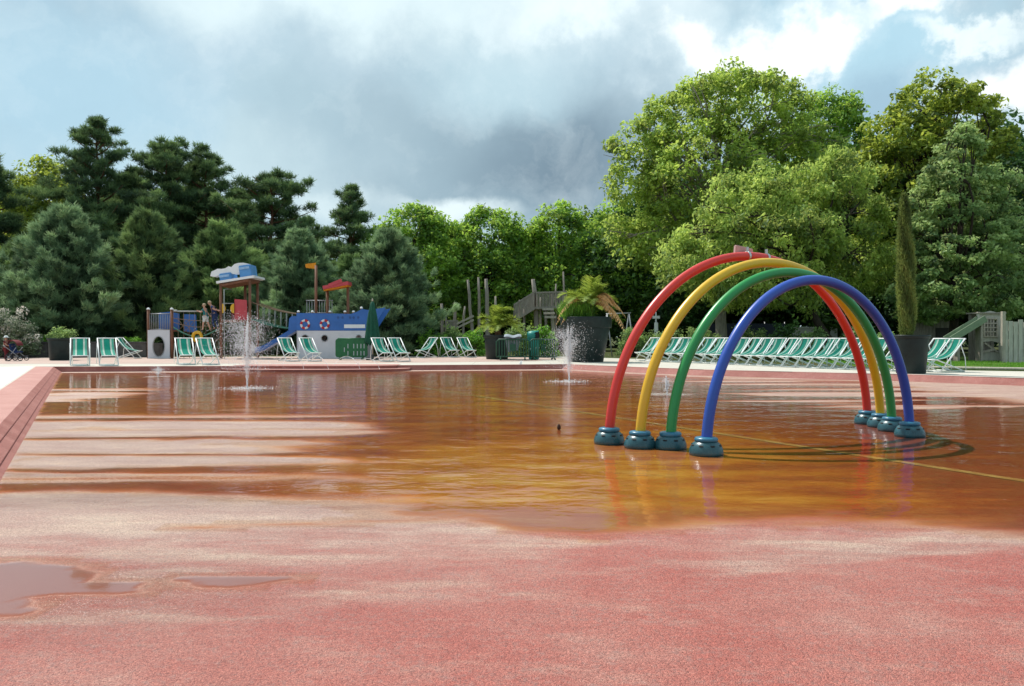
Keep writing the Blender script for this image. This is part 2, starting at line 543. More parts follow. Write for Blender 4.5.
M['slide_green'] = pm('dull_green_slide', (.20, .27, .17), .6, .2, 3, .1, dirt=.2)
M['navy'] = pm('navy_hoarding', (.012, .018, .05), .6, .2, 3, .1)
M['skin'] = pm('skin', (.50, .27, .19), .55, .06, 20, .03)
M['hair_fair'] = pm('fair_hair', (.42, .31, .20), .8, .2, 40, .3)
M['hair_dark'] = pm('dark_hair', (.06, .035, .02), .8, .2, 40, .3)
M['shirt_teal'] = pm('teal_shirt', (.02, .16, .17), .9, .15, 20, .1)
M['shorts_pale'] = pm('pale_shorts', (.55, .58, .58), .9, .1, 20, .1)
M['navy_cloth'] = pm('navy_cloth', (.018, .04, .13), .9, .2, 20, .1)
M['maroon'] = pm('maroon_cloth', (.16, .02, .025), .9, .2, 20, .1)
M['hat_white'] = pm('white_hat', (.72, .74, .72), .9, .1, 20, .1)
M['rubber'] = pm('dark_rubber', (.018, .02, .03), .7, .2, 20, .1)
M['spray'] = drop_mat('spray_water', .52); M['jet'] = drop_mat('jet_water', .34); M['foam'] = foam_mat()
M['eye'] = pm('eye', (.02, .015, .012), .3)

# ------------------------------------------------------------------ camera, sun, sky
cam = bpy.data.cameras.new('camera'); co = bpy.data.objects.new('camera', cam); COL.objects.link(co)
co.location = (0, 0, EYE); co.rotation_euler = (rad(90 - .5), 0, 0)
cam.sensor_width = 36; cam.lens = F / 1024 * 36; cam.clip_end = 3000; cam.clip_start = .05
SC.camera = co
SC.view_settings.view_transform = 'Standard'; SC.view_settings.look = 'None'; SC.view_settings.exposure = 0
try:
    SC.cycles.max_bounces = 5; SC.cycles.diffuse_bounces = 3; SC.cycles.glossy_bounces = 3; SC.cycles.transmission_bounces = 4; SC.cycles.transparent_max_bounces = 12; SC.cycles.caustics_reflective = False
    SC.cycles.caustics_refractive = False; SC.cycles.sample_clamp_indirect = 6
except Exception: pass

SUN_EL = rad(56); SUN_DIR = Vector((-.70 * math.cos(SUN_EL), .71 * math.cos(SUN_EL), math.sin(SUN_EL))).normalized()
sl = bpy.data.lights.new('sun', 'SUN'); so = bpy.data.objects.new('sun', sl); COL.objects.link(so)
sl.energy = 4.75; sl.angle = rad(.53); sl.color = (1, .955, .88)
so.rotation_euler = (-SUN_DIR).to_track_quat('-Z', 'Y').to_euler(); so.location = SUN_DIR * 60


def make_world():
    w = bpy.data.worlds.new('World'); SC.world = w; w.use_nodes = True
    t = NT.__new__(NT); t.t = w.node_tree; t.t.nodes.clear()
    out = t.n('OutputWorld'); bg = t.n('Background'); t.L(bg.outputs[0], out.inputs[0])
    sky = t.n('TexSky'); sky.sky_type = 'NISHITA'; sky.sun_disc = False; sky.sun_elevation = SUN_EL
    sky.sun_rotation = math.atan2(SUN_DIR.x, SUN_DIR.y); sky.air_density = 1.; sky.dust_density = 1.5
    g = t.n('TexCoord').outputs['Generated']
    # wind-stretched, turbulent direction
    nz = t.n('TexNoise'); nz.inputs['Scale'].default_value = 5.5; nz.inputs['Detail'].default_value = 7; nz.inputs['Roughness'].default_value = .58
    t.L(g, nz.inputs['Vector'])
    sub = t.n('VectorMath', _operation='SUBTRACT'); t.L(nz.outputs['Color'], sub.inputs[0]); sub.inputs[1].default_value = (.5, .5, .5)
    sc = t.n('VectorMath', _operation='SCALE'); t.L(sub.outputs[0], sc.inputs[0]); sc.inputs['Scale'].default_value = .22
    ad = t.n('VectorMath', _operation='ADD'); t.L(g, ad.inputs[0]); t.L(sc.outputs[0], ad.inputs[1])
    d = ad.outputs[0]
    nl = t.noise(4.2, 8, .6, g); nf = t.noise(9.5, 7, .6, d)
    K = 10.0   # colours below are divided by the background strength of 0.1
    def c(r, gg, b): return (r * K * 1.13, gg * K * 1.19, b * K * 1.20)
    blue = t.mix(1., sky.outputs[0], (1., 1.05, 1.1), 'MULTIPLY')
    haze = t.ramp(nl, [(.3, c(.38, .51, .58)), (.5, c(.50, .63, .69)), (.7, c(.66, .77, .81))])
    cl = t.mix(.82, blue, haze)
    def blob(px, py, rx, ry, col, lo, hi, amt, cur, vec=None):
        v = Vector(((px - 512) / F, 1, (336 - py) / F)).normalized()
        s = t.n('VectorMath', _operation='SUBTRACT'); t.L(vec or d, s.inputs[0]); s.inputs[1].default_value = v
        m = t.n('VectorMath', _operation='MULTIPLY'); t.L(s.outputs[0], m.inputs[0]); m.inputs[1].default_value = (F / rx, 2.0, F / ry)
        l = t.n('VectorMath', _operation='LENGTH'); t.L(m.outputs[0], l.inputs[0])
        f = t.maprange(l.outputs['Value'], lo, hi, amt, 0, True)
        return t.mix(f, cur, col)
    sc2 = t.n('VectorMath', _operation='SCALE'); t.L(sub.outputs[0], sc2.inputs[0]); sc2.inputs['Scale'].default_value = .14
    ad2 = t.n('VectorMath', _operation='ADD'); t.L(g, ad2.inputs[0]); t.L(sc2.outputs[0], ad2.inputs[1]); q = ad2.outputs[0]
    nz3 = t.n('TexNoise'); nz3.inputs['Scale'].default_value = 13.; nz3.inputs['Detail'].default_value = 6; nz3.inputs['Roughness'].default_value = .6
    t.L(g, nz3.inputs['Vector'])
    sub3 = t.n('VectorMath', _operation='SUBTRACT'); t.L(nz3.outputs['Color'], sub3.inputs[0]); sub3.inputs[1].default_value = (.5, .5, .5)
    sc3 = t.n('VectorMath', _operation='SCALE'); t.L(sub3.outputs[0], sc3.inputs[0]); sc3.inputs['Scale'].default_value = .13
    ad3 = t.n('VectorMath', _operation='ADD'); t.L(q, ad3.inputs[0]); t.L(sc3.outputs[0], ad3.inputs[1]); w3 = ad3.outputs[0]
    # grey-blue bank, pale veil, white cumulus
    cl = blob(60, 120, 170, 110, c(.42, .60, .715), .1, 1.2, .85, cl)
    cl = blob(330, -10, 420, 60, c(.78, .88, .90), .1, 1.1, .8, cl)
    cl = blob(300, 110, 90, 60, c(.46, .60, .67), .1, 1.1, .6, cl)
    cl = blob(250, 175, 140, 50, c(.58, .70, .74), .1, 1.1, .6, cl)
    cl = blob(430, 140, 190, 110, c(.33, .44, .51), .1, 1.1, .8, cl)
    cl = blob(560, 165, 175, 95, c(.185, .255, .32), .05, 1.1, .96, cl, q)
    cl = blob(400, 200, 110, 40, c(.30, .40, .47), .1, 1.1, .6, cl)
    cl = blob(500, 75, 110, 45, c(.50, .65, .72), .1, 1.1, .75, cl, q)
    cl = blob(445, 212, 75, 20, c(.80, .88, .90), .2, 1.0, .9, cl, q)
    cl = blob(325, 205, 60, 26, c(.70, .80, .83), .1, 1.1, .7, cl)
    cl = blob(880, 110, 190, 60, c(.33, .48, .60), .1, 1.1, .9, cl)
    cl = blob(840, 40, 150, 60, c(.44, .66, .78), .1, 1.1, .8, cl)
    cl = blob(590, 8, 150, 40, c(.86, .93, .95), .1, 1.05, .9, cl, w3)
    cl = blob(735, 50, 120, 46, c(.80, .88, .91), .3, 1.1, .8, cl, w3)
    cl = blob(735, 54, 92, 34, c(.98, .98, .97), .45, 1.0, .95, cl, w3)
    cl = blob(815, 52, 36, 24, c(.98, .99, .99), .3, 1.0, .9, cl, w3)
    cl = blob(885, 5, 60, 22, c(.98, .99, .99), .3, 1.0, .9, cl, w3)
    cl = blob(965, 28, 62, 16, c(.90, .95, .96), .2, 1.05, .85, cl, w3)
    cl = blob(1018, 85, 55, 36, c(.96, .97, .97), .3, 1.05, .9, cl, w3)
    cl = blob(1000, 170, 90, 40, c(.60, .72, .80), .2, 1.05, .7, cl)
    cl = t.mix(t.maprange(nf, .5, .75, 0, .22), cl, c(.86, .92, .94))
    cl = t.mix(t.maprange(nf, .28, .48, .14, 0), cl, c(.32, .43, .51))
    t.L(cl, bg.inputs['Color']); bg.inputs['Strength'].default_value = .1


make_world()

# ------------------------------------------------------------------ the setting: pool, paving, ground
EDGE = [(1.6, -4.2), (-4.14, 6.47), (-15.6, 27.8), (-11.5, 28.3), (-6.5, 28.9), (-1.2, 29.6), (1.8, 30.2), (3.9, 27.5), (5.9, 25.2), (8.2, 23.6),
        (10.8, 22.0), (12.9, 19.9), (24.5, 8.0), (24.5, -4.2)]


def offset_poly(P, d):
    """offset a clockwise polygon outward by d (per-edge list or number)"""
    n = len(P); out = []
    ds = d if isinstance(d, (list, tuple)) else [d] * n
    def line(i):
        a = Vector(P[i]); b = Vector(P[(i + 1) % n]); t = (b - a).normalized()
        return a + Vector((-t.y, t.x)) * ds[i], t
    for i in range(n):
        a, t = line((i - 1) % n); b, u = line(i)
        den = t.x * u.y - t.y * u.x
        if abs(den) < 1e-4: out.append((b.x, b.y)); continue
        s = ((b.x - a.x) * u.y - (b.y - a.y) * u.x) / den
        p = a + t * s; out.append((p.x, p.y))
    return out


LEFT = {0, 1}
slope_w = [.30 if i in LEFT else (.30 if i >= 6 else .07) for i in range(len(EDGE))]
cope_w = [.85 if i in LEFT else .42 for i in range(len(EDGE))]
TOP = offset_poly(EDGE, slope_w); COPE = offset_poly(EDGE, cope_w)


def flat_sheet(name, outer, holes, z, mat):
    bm = bmesh.new(); ed = []
    for lp in [outer] + holes:
        vv = [bm.verts.new((x, y, z)) for x, y in lp]
        ed += [bm.edges.new((vv[i], vv[(i + 1) % len(vv)])) for i in range(len(vv))]
    bmesh.ops.triangle_fill(bm, edges=ed, use_beauty=True)
    for f in bm.faces:
        f.normal_update()
        if f.normal.z < 0: f.normal_flip()
    me = bpy.data.meshes.new(name); bm.to_mesh(me); bm.free()
    return tag(link_mesh(name, me, mat), kind='structure')


def in_poly(X, Y, P):
    ins = np.zeros(X.shape, bool); n = len(P)
    for i in range(n):
        x1, y1 = P[i]; x2, y2 = P[(i + 1) % n]
        if y1 == y2: continue
        c = ((y1 > Y) != (y2 > Y)) & (X < (x2 - x1) * (Y - y1) / (y2 - y1) + x1)
        ins ^= c
    return ins


def gauss(v, s): return np.exp(-(v / s) ** 2)


def wet_map(X, Y):
    n1 = fbm(X * .30, Y * .9, 3); n2 = fbm(X * .9, Y * 2.6, 11); n3 = fbm(X * 2.2, Y * 4.5, 23)
    st = fbm(X * .16 + Y * .10, Y * 1.5, 31)
    Yb = np.interp(X, [-6, -4.1, -1.8, -.87, 0, .53, 1.24, 3.3, 6, 12], [6.3, 6.3, 6.75, 6.2, 5.25, 4.85, 5.3, 5.2, 5.4, 6.5])
    base = sstep((Y - Yb + 1.3 * (n1 - .5) + 1.1 * (n2 - .5)) / 1.25 + .45)
    # low ripples of paving standing dry on the left side
    wob = .75 * (n1 - .5) + .16 * (n3 - .5) + .012 * (X + 4)
    lines = np.zeros_like(X)
    for yk, wd, a in ((6.45, .13, .95), (7.38, .10, .9), (6.95, .14, .50), (8.52, .085, .82), (9.75, .10, .78), (10.6, .06, .42), (11.85, .16, .9), (13.3, .22, .9)):
        tail = 1 + 2.2 * sstep((X + 3.6) / 2.6)
        lines = np.maximum(lines, a * gauss(Y - yk - wob, wd * 1.5 * tail * (.6 + .8 * n1)) * (.72 + .6 * n2))
    act = sstep((Y - 5.6) / .4) * sstep((13.2 - Y) / 1.2)
    wg = sstep((-.35 - X + 2.6 * (n1 - .5) - .12 * (Y - 6)) / 1.8) * act
    wet = base * (1 - wg) + wg * np.maximum(lines, .20 + .45 * (n2 - .5))
    # streaks near the far left corner
    fs = sstep((-7.6 - X + 5 * (st - .5)) / 2.) * sstep((Y - 14.2) / .8) * sstep((20 - Y) / 1.5)
    wet = wet * (1 - fs * sstep((st - .46) / .12) * .85)
    # the dry rim on the far right
    dr = sstep((X - 4.6 + 7 * (st - .5) - .05 * (Y - 13)) / 1.6) * sstep((Y - 13.1 - .22 * (X - 4.9) + 2.4 * (n2 - .5)) / .7)
    rim = np.clip(sstep((st - .36) / .2) + sstep((X - 8) / 3.), 0, 1)
    wet = wet * (1 - .95 * dr * rim)
    # a dry strip right along the far kerb
    far = np.interp(X, [-15.6, -6.5, 1.8, 5.9], [27.2, 28.1, 29.3, 24.2])
    wet = wet * (1 - sstep((Y - far + .5) / .5) * (X < 8))
    # streak and puddles on the dry foreground
    yl = 5.02 + .12 * np.sin(X * 1.3) + .10 * X * .4 + .12 * (n1 - .5)
    wet = np.maximum(wet, .62 * gauss(Y - 5.33 - .1 * (X + 1.2) - .25 * (n1 - .5), .07 + .05 * sstep((X + 1.8) / 1.4)) * sstep((X + 2.7) / .8) * sstep((.35 - X) / .8))
    def pud(cx, cy, rx, ry, k, w=1.06):
        e = np.sqrt(((X - cx) / rx) ** 2 + ((Y - cy) / ry) ** 2) + k * (n3 - .5) + .5 * (n2 - .5)
        return sstep((w + .1 - e) / .36)
    p = np.maximum.reduce([pud(-2.62, 4.02, .56, .36, .7), pud(-1.98, 3.95, .20, .14, .7), pud(-2.3, 3.62, .16, .10, .7), pud(-1.44, 4.08, .34, .105, .5)])
    pw = np.maximum.reduce([pud(-2.62, 4.02, .56, .36, .7, 1.4), pud(-1.98, 3.95, .20, .14, .7, 1.7), pud(-2.3, 3.62, .16, .10, .7, 1.7), pud(-1.44, 4.08, .34, .105, .5, 1.6)])
    wet = np.maximum(wet, .95 * p)
    shal = np.clip(pw + sstep((5.9 - Y + 1.6 * (n1 - .5)) / .9) * .6 * (Y < 8) + .30 * wg, 0, 1)
    pale = .26 + .8 * gauss(Y - 5.7, 1.1) * sstep((1.2 - X) / 2.2) + .25 * gauss(Y - 5.2, .8) * sstep((X - .3) / 1.2) * (n1 > .0) + .8 * act * sstep((-.0 - X) / 1.5) \
        + .75 * sstep((Y - 12) / 3.) - .35 * sstep((3.9 - Y) / .9) - .45 * sstep((X - .5) / 1.2) * sstep((4.10 + .30 * (X - .8) - Y) / .10) * sstep((Y - 3.3 - .1 * X) / .5) + .35 * (n2 - .5) + .35 * gauss(X + 2.0, .8) * gauss(Y - 3.45, .4)
    yl = 4.15 + .2 * (X - 1.47) + .03 * (n3 - .5); sharp = sstep((yl - Y) / .035); fade = sstep((X - .25) / 1.2)
    pale = pale + fade * (.34 * (1 - sharp) * gauss(Y - yl - .28, .34) - .75 * sharp * gauss(Y - yl + .12, .36))
    gold = .32 + .75 * (fbm(X * .35, Y * .35, 51) - .5) + .35 * gauss(X - .8, 2.2) * gauss(Y - 6.8, 2.) - .55 * sstep((X - 2.2) / 2.5)
    damp = np.clip(.9 * gauss(X + 2.3, 1.5) * gauss(Y - 3.9, .75) + .5 * gauss(Y - 6.4, .8) * (X < 0) + .45 * wg, 0, 1) * (1 - p)
    return wet, np.clip(pale, 0, 1), gold, shal, damp


def make_floor():
    h = .1
    xs = np.arange(-17.2, 24.6, h); ys = np.arange(-4.4, 31.4, h)
    X, Y = np.meshgrid(xs, ys); nx = len(xs); ny = len(ys)
    wet, pale, gold, shal, damp = wet_map(X, Y)
    idx = np.arange(nx * ny).reshape(ny, nx)
    Fq = np.stack([idx[:-1, :-1], idx[:-1, 1:], idx[1:, 1:], idx[1:, :-1]], -1).reshape(-1, 4)
    cx = (X[:-1, :-1] + h / 2).ravel(); cy = (Y[:-1, :-1] + h / 2).ravel()
    big = offset_poly(EDGE, .16); near = offset_poly(EDGE, .02)
    keep = in_poly(cx, cy, big)
    def comp(Fk, z, name, mat, names):
        u, inv = np.unique(Fk, return_inverse=True)
        V = np.stack([X.ravel()[u], Y.ravel()[u], np.full(len(u), z)], -1)
        arr = dict(wet=wet.ravel()[u], pale=pale.ravel()[u], gold=gold.ravel()[u], shal=shal.ravel()[u], damp=damp.ravel()[u])
        return np_mesh(name, V, inv.reshape(-1, 4), 4, mat, attrs={k: arr[k] for k in names}, smooth=True)
    tag(comp(Fq[keep], 0., 'pool_floor', M['floor'], ('wet', 'pale', 'gold', 'shal', 'damp')), kind='structure')
    wq = wet.ravel()[Fq].max(1) > .30
    k2 = in_poly(cx, cy, near) & wq
    tag(comp(Fq[k2], .008, 'water', M['water'], ('wet', 'shal')), kind='structure')


make_floor()


def strip(name, A, B, za, zb, mat, idxs, sub=1.2):
    """sloped or flat band between two polylines"""
    mb = MB(); n = len(A)
    for i in idxs:
        j = (i + 1) % n
        L = (Vector(A[j]) - Vector(A[i])).length; k = max(1, int(L / sub))
        for q in range(k):
            t0 = q / k; t1 = (q + 1) / k
            def P(L_, t, z): return (L_[i][0] + (L_[j][0] - L_[i][0]) * t, L_[i][1] + (L_[j][1] - L_[i][1]) * t, z)
            mb.add([P(A, t0, za), P(A, t1, za), P(B, t1, zb), P(B, t0, zb)], [(0, 1, 2, 3)])
    return tag(mb.build(name, mat), kind='structure')


NE = len(EDGE)
strip('pool_curb', EDGE, TOP, -.03, DECK, M['curb'], range(NE))
strip('coping', TOP, COPE, DECK, DECK + .001, M['coping'], [0, 1])
# joints of the block courses on the sloping left curb
gj = MB()
for s in (.33, .67):
    for i in (0, 1):
        a = Vector(EDGE[i]).lerp(Vector(TOP[i]), s); b = Vector(EDGE[i + 1]).lerp(Vector(TOP[i + 1]), s)
        gj.tube([(a.x, a.y, DECK * s - .03 * (1 - s)), (b.x, b.y, DECK * s - .03 * (1 - s))], .007, 5)
tag(gj.build('curb_joints', pm('dull_mortar', (.27, .10, .085), .9)), kind='structure')
lip = MB()
for i in range(1, 13):
    if i in LEFT: continue
    lip.tube([(TOP[i][0], TOP[i][1], DECK - .008), (TOP[i + 1][0], TOP[i + 1][1], DECK - .008)], .018, 6)
tag(lip.build('curb_edge', M['coping']), kind='structure')

OUT = [(1.0, -9), (-19, 27), (-24, 31.6), (-20, 37.2), (-14, 41.5), (-4, 42.5), (3.0, 41.0), (6.5, 36.6), (9.5, 29.2), (11.2, 26.6), (14.2, 24.8), (17, 23.6), (34, 6), (34, -9)]
def hole(): return [list(p) for p in COPE[:2]] + [list(p) for p in TOP[2:12]] + [list(p) for p in TOP[12:]]
inner = [COPE[0], COPE[1], COPE[2]] + TOP[3:]
flat_sheet('deck', OUT, [inner], DECK, M['deck'])
BIG = 900
flat_sheet('ground', [(-BIG, -BIG), (-BIG, BIG), (BIG, BIG), (BIG, -BIG)], [inner], DECK - .004, M['ground'])
# pale concrete path on the left, pink paving behind the chairs
flat_sheet('left_path', [(COPE[0][0] - .02, COPE[0][1]), (COPE[1][0] - .02, COPE[1][1]), (COPE[2][0] - .02, COPE[2][1] - .1), (-17.5, 27.5), (-60, 27.0), (-60, -30), (-6, -12)], [], DECK + .004, M['white_deck'])
flat_sheet('pink_paving', [(-60, 30.4), (-24, 30.6), (-15, 30.8), (-6, 31.4), (1.0, 34.0), (2.5, 38.0), (0, 41), (-14, 41), (-60, 38)], [], DECK + .004, M['pink_deck'])
flat_sheet('lawn', [(12.2, 26.5), (14.4, 25.0), (17.2, 23.9), (34, 9), (44, 20), (30, 40), (18, 42), (12, 36)], [], DECK + .003, M['lawn'])
flat_sheet('yellow_line', [(4.95 + .068, 5.85), (4.95 - .068, 5.85), (-4.80 - .068, 24.4), (-4.80 + .068, 24.4)], [], .004, M['yellow_line'])

# half-round steps down into the pool
def half_steps():
    def ring(cx, cy, rx, ry, z0, z1, mb):
        n = 40; P = [(cx + rx * math.cos(math.pi * k / n), cy - ry * math.sin(math.pi * k / n)) for k in range(n + 1)]
        vs = [(x, y, z0) for x, y in P] + [(x, y, z1) for x, y in P]; m = n + 1
        fs = [(k, m + k, m + k + 1, k + 1) for k in range(n)]
        mb.add(vs, fs); return P
    mb = MB(); cap = MB()
    P1 = ring(-7.15, 28.95, 3.45, 1.30, -.02, .085, mb); P2 = ring(-7.15, 29.1, 2.95, .68, .085, DECK + .006, mb)
    for P, z in ((P1, .085), (P2, DECK + .006)):
        ym = 30.3
        cap.add([(x, y, z) for x, y in P] + [(P[-1][0], ym, z), (P[0][0], ym, z)], [tuple(range(len(P) + 2))[::-1]])
        cap.tube([(x, y, z - .008) for x, y in P], .02, 6)
    tag(mb.build('step_riser', M['curb']), kind='structure'); tag(cap.build('step_tread', M['coping']), kind='structure')


half_steps()

# ------------------------------------------------------------------ rainbow arches
ARCH = [('red', 'arch_red', (1.13, 9.288), (5.063, 11.385), 2.277), ('yellow', 'arch_yellow', (1.434, 8.954), (5.074, 11.0), 2.163),
        ('green', 'arch_green', (1.759, 8.872), (5.006, 10.528), 2.021), ('blue', 'arch_blue', (2.044, 8.409), (4.943, 9.934), 1.891)]


def make_arch(cname, mk, A, B, h, label):
    c = ((A[0] + B[0]) / 2, (A[1] + B[1]) / 2); t = thing('water_arch', label, 'play arch', (c[0], c[1], 0), 0, 'rainbow arches')
    v = Vector((B[0] - c[0], B[1] - c[1], 0)); mb = MB(); n = 72
    pts = [v * -math.cos(math.pi * k / n) + Vector((0, 0, h * math.sin(math.pi * k / n))) for k in range(n + 1)]
    pts = [p for p in pts if p.z > .10]
    pts = [Vector((pts[0].x, pts[0].y, .10))] + pts + [Vector((pts[-1].x, pts[-1].y, .10))]
    mb.tube(pts, .057, 24); mb.build('tube', M[mk], t)
    d = v.normalized()
    for s in (-1, 1):
        b = MB()
        b.lathe([(.168, 0), (.177, .010), (.178, .035), (.172, .065), (.159, .098), (.138, .126), (.113, .145), (.10, .150)], 40, v * s)
        o = b.build('base', M['base_teal'], t)
        k = MB(); k.lathe([(.116, .144), (.122, .150), (.122, .172), (.112, .184), (.085, .190), (.07, .192)], 40, v * s); k.build('cap', M['base_cap'], o)
        for q in range(8):
            a = q * math.pi / 4 + .2
            p = v * s + Vector((math.cos(a) * .150, math.sin(a) * .150, .104))
            R = Matrix.Rotation(a, 3, 'Z') @ Matrix.Rotation(rad(-42), 3, 'Y')
            hl = MB(); hl.box(p, (.022, .052, .022), R, .007); hl.build('slot', M['black'], o)
    if cname == 'red':
        # clamped plate near the crown of the arch
        def at(px):
            best = min((abs((c[0] + v.x * -math.cos(q / 400)) / (c[1] + v.y * -math.cos(q / 400)) * F + 512 - px), q / 400) for q in range(300, 950))
            a = best[1]; return v * -math.cos(a) + Vector((0, 0, h * math.sin(a))), (v * math.sin(a) + Vector((0, 0, h * math.cos(a)))).normalized()
        for px in (747, 766):
            p, tg = at(px)
            cl = MB(); cl.tube([p - tg * .012, p + tg * .012], .068, 24); cl.box(p + Vector((0, 0, .085)), (.03, .03, .07)); cl.build('clamp', M['steel'], t)
        p, tg = at(748); side = Vector((-d.y, d.x, 0))
        R = Matrix((d, side, Vector((0, 0, 1)))).transposed() @ Matrix.Rotation(rad(7), 3, 'Y')
        pl = MB(); pl.box(p + Vector((0, 0, .07)) + side * .09, (.30, .05, .12), R, .01); pl.build('plate', M['pink_plate'], t)
    return t


LA = {'red': 'tallest and farthest arch of the rainbow, red tube with a pale plate clamped on top',
      'yellow': 'yellow tubular water arch between the red and the green one, on teal domed bases',
      'green': 'green tubular water arch between the yellow and the blue one, on teal domed bases',
      'blue': 'blue tubular water arch, the lowest and nearest of the rainbow, on teal domed bases'}
for a in ARCH: make_arch(*a, LA[a[0]])

# ------------------------------------------------------------------ deck chairs
def make_chair():
    t = thing('deck_chair', '-', 'deck chair')
    W = .30
    fr = MB()
    pa, pb = Vector((0, -.44, .02)), Vector((0, .46, .98))
    for s in (-1, 1): fr.tube([pa + Vector((s * W, 0, 0)), pb + Vector((s * W, 0, 0))], .021, 8)
    fr.tube([pb + Vector((-W - .02, 0, 0)), pb + Vector((W + .02, 0, 0))], .021, 8)
    fr.tube([pa + Vector((-W, 0, .0)), pa + Vector((W, 0, .0))], .018, 8)
    fr.build('back_frame', M['white_metal'], t)
    sf = MB(); qa, qb = Vector((0, -.52, .36)), Vector((0, .50, .02))
    w2 = W - .05
    for s in (-1, 1): sf.tube([qa + Vector((s * w2, 0, 0)), qb + Vector((s * w2, 0, 0))], .018, 8)
    sf.tube([qa + Vector((-w2, 0, 0)), qa + Vector((w2, 0, 0))], .018, 8)
    sf.tube([qb + Vector((-w2, 0, 0)), qb + Vector((w2, 0, 0))], .018, 8)
    sf.build('seat_frame', M['white_metal'], t)
    for s in (-1, 1):
        pr = MB(); x = s * (W + .026)
        pr.tube([(x, .28, .80), (x, .44, .42), (x, .47, .06)], .012, 6); pr.build('prop', M['white_metal'], t)
    cv = MB(); n = 14; P = []
    for k in range(n + 1):
        u = k / n; p = pb.lerp(qa, u); sag = math.sin(math.pi * u ** .8) * .19
        P.append(Vector((0, p.y + sag * .35, p.z - sag)))
    m = 6; vs = []
    for p in P:
        for j in range(m + 1):
            vs.append((-w2 + .02 + (2 * w2 - .04) * j / m, p.y, p.z))
    fs = [(k * (m + 1) + j, k * (m + 1) + j + 1, (k + 1) * (m + 1) + j + 1, (k + 1) * (m + 1) + j) for k in range(n) for j in range(m)]
    cv.add(vs, fs, True); cv.build('canvas', M['canvas'], t)
    return t


proto = make_chair(); used = [False]


def chair(px, base_y, yaw, label, group, X=None, D=None):
    D = D or (EYE - DECK) * F / (base_y - 336); X = WX(px, D) if X is None else X
    o = copy_tree(proto) if used[0] else proto
    used[0] = True
    yw = math.atan2(512 - px, F) + rad(yaw)
    o.location = (X - math.sin(yw) * .44, D + math.cos(yw) * .44, DECK + .008); o.rotation_euler = (0, 0, yw); o['label'] = label; o['group'] = group
    return o


G = 'deck chairs facing the pool on the left side'
for a in ((80, 366, 0, 'green striped deck chair on the far left, beside the dark round planter'),
          (109, 366, 5, 'green striped deck chair second from the left, one place right of the planter'),
          (187, 365, 8, 'green striped deck chair below the yellow rope ring, left one of its pair'),
          (211, 365, 16, 'green striped deck chair left of the tall water spray, right one of its pair'),
          (293, 361.5, 24, 'green striped deck chair in front of the slide end of the ship'),
          (315, 361.5, 26, 'green striped deck chair in front of the ship, left of the solid green barrier'),
          (387, 361.7, 26, 'green striped deck chair just right of the closed parasol'),
          (404, 361.7, 28, 'green striped deck chair second to the right of the closed parasol'),
          (454, 357.6, 28, 'green striped deck chair below the wooden posts, left one of its pair'),
          (471, 357.6, 30, 'green striped deck chair below the wooden posts, right one of its pair')):
    chair(a[0], a[1], a[2], a[3], G)
chair(420, 358, -48, 'green striped deck chair turned sideways behind the pair beside the parasol', G)
chair(138, 358.5, 62, 'deck chair turned sideways just left of the white panel with the oval hole', G)


def make_row():
    # the kerbside row: control points (X, D) and one chair per step
    cp = [(638, 361.0), (650, 361.6), (700, 363.4), (785, 367.2), (840, 369.4), (872, 370.8)]
    pxs = []; p = 640.
    while p < 874:
        pxs.append(p); p += 10.6 + 2.6 * (p - 640) / 230
    pxs += [884.5, 919, 932.5]
    legs = [(626, 'red arch', 'near'), (659, 'yellow arch', 'near'), (687, 'green arch', 'near'), (725, 'blue arch', 'near'), (857, 'red arch', 'far'), (903, 'blue arch', 'far')]
    words = ['first', 'second', 'third', 'fourth', 'fifth', 'sixth', 'seventh', 'eighth', 'ninth', 'tenth', 'eleventh', 'twelfth']
    cnt = {}
    rnd = random.Random(4)
    for p in pxs:
        by = np.interp(p, [c[0] for c in cp] + [919, 933], [c[1] for c in cp] + [371.6, 372.2])
        leg = [l for l in legs if l[0] <= p + 2][-1]
        k = cnt.get(leg, 0); cnt[leg] = k + 1
        if p > 900:
            lab = ['green striped deck chair touching the right side of the cypress planter', 'last green striped deck chair of the long row, at the lawn'][p > 925]
        else:
            lab = '%s deck chair of the long row, rightwards from the %s leg of the %s' % (words[k], leg[2], leg[1])
        D = (EYE - DECK) * F / (by - 336)
        chair(p, by + rnd.uniform(-.25, .25), -43 + rnd.uniform(-6, 6), lab, 'long row of deck chairs on the right', D=D)


make_row()

# ------------------------------------------------------------------ planters
def planter(px, base_y, rt, rb, h, label, rim=.26):
    D = (EYE - DECK) * F / (base_y - 336) + rb
    t = thing('planter', label, 'planter', (WX(px, D), D, DECK))
    b = MB(); b.lathe([(rb * .96, 0), (rb, .02), (rt * .93, h - rim), (rt * .93, h - rim + .001)], 48); b.build('pot', M['pot'], t)
    r = MB(); r.lathe([(rt * .93, h - rim), (rt * .985, h - rim), (rt, h - rim + .03), (rt * 1.02, h - .03), (rt * 1.02, h), (rt * .94, h), (rt * .92, h - .1), (.01, h - .1)], 48, cap=False)
    r.build('rim', M['pot'], t)
    s = MB(); s.lathe([(rt * .925, h - .094), (rt * .5, h - .04), (.01, h - .02)], 32, cap=False); s.build('soil', M['soil'], t)
    return t, D, h


PL1 = planter(586, 362.3, 1.06, .72, 1.86, 'huge dark green round pot holding the half dried palm', .45)
PL2 = planter(911, 374, .50, .39, 1.10, 'dark round pot holding the columnar cypress beside the deck chair row', .10)
PL3 = planter(61, 360.5, .55, .45, .98, 'dark round pot at the far left behind the first deck chair', .1)
PL4 = planter(497, 359.5, .62, .50, 1.12, 'dark round pot holding the green palm, half hidden by the picket barrier', .14)

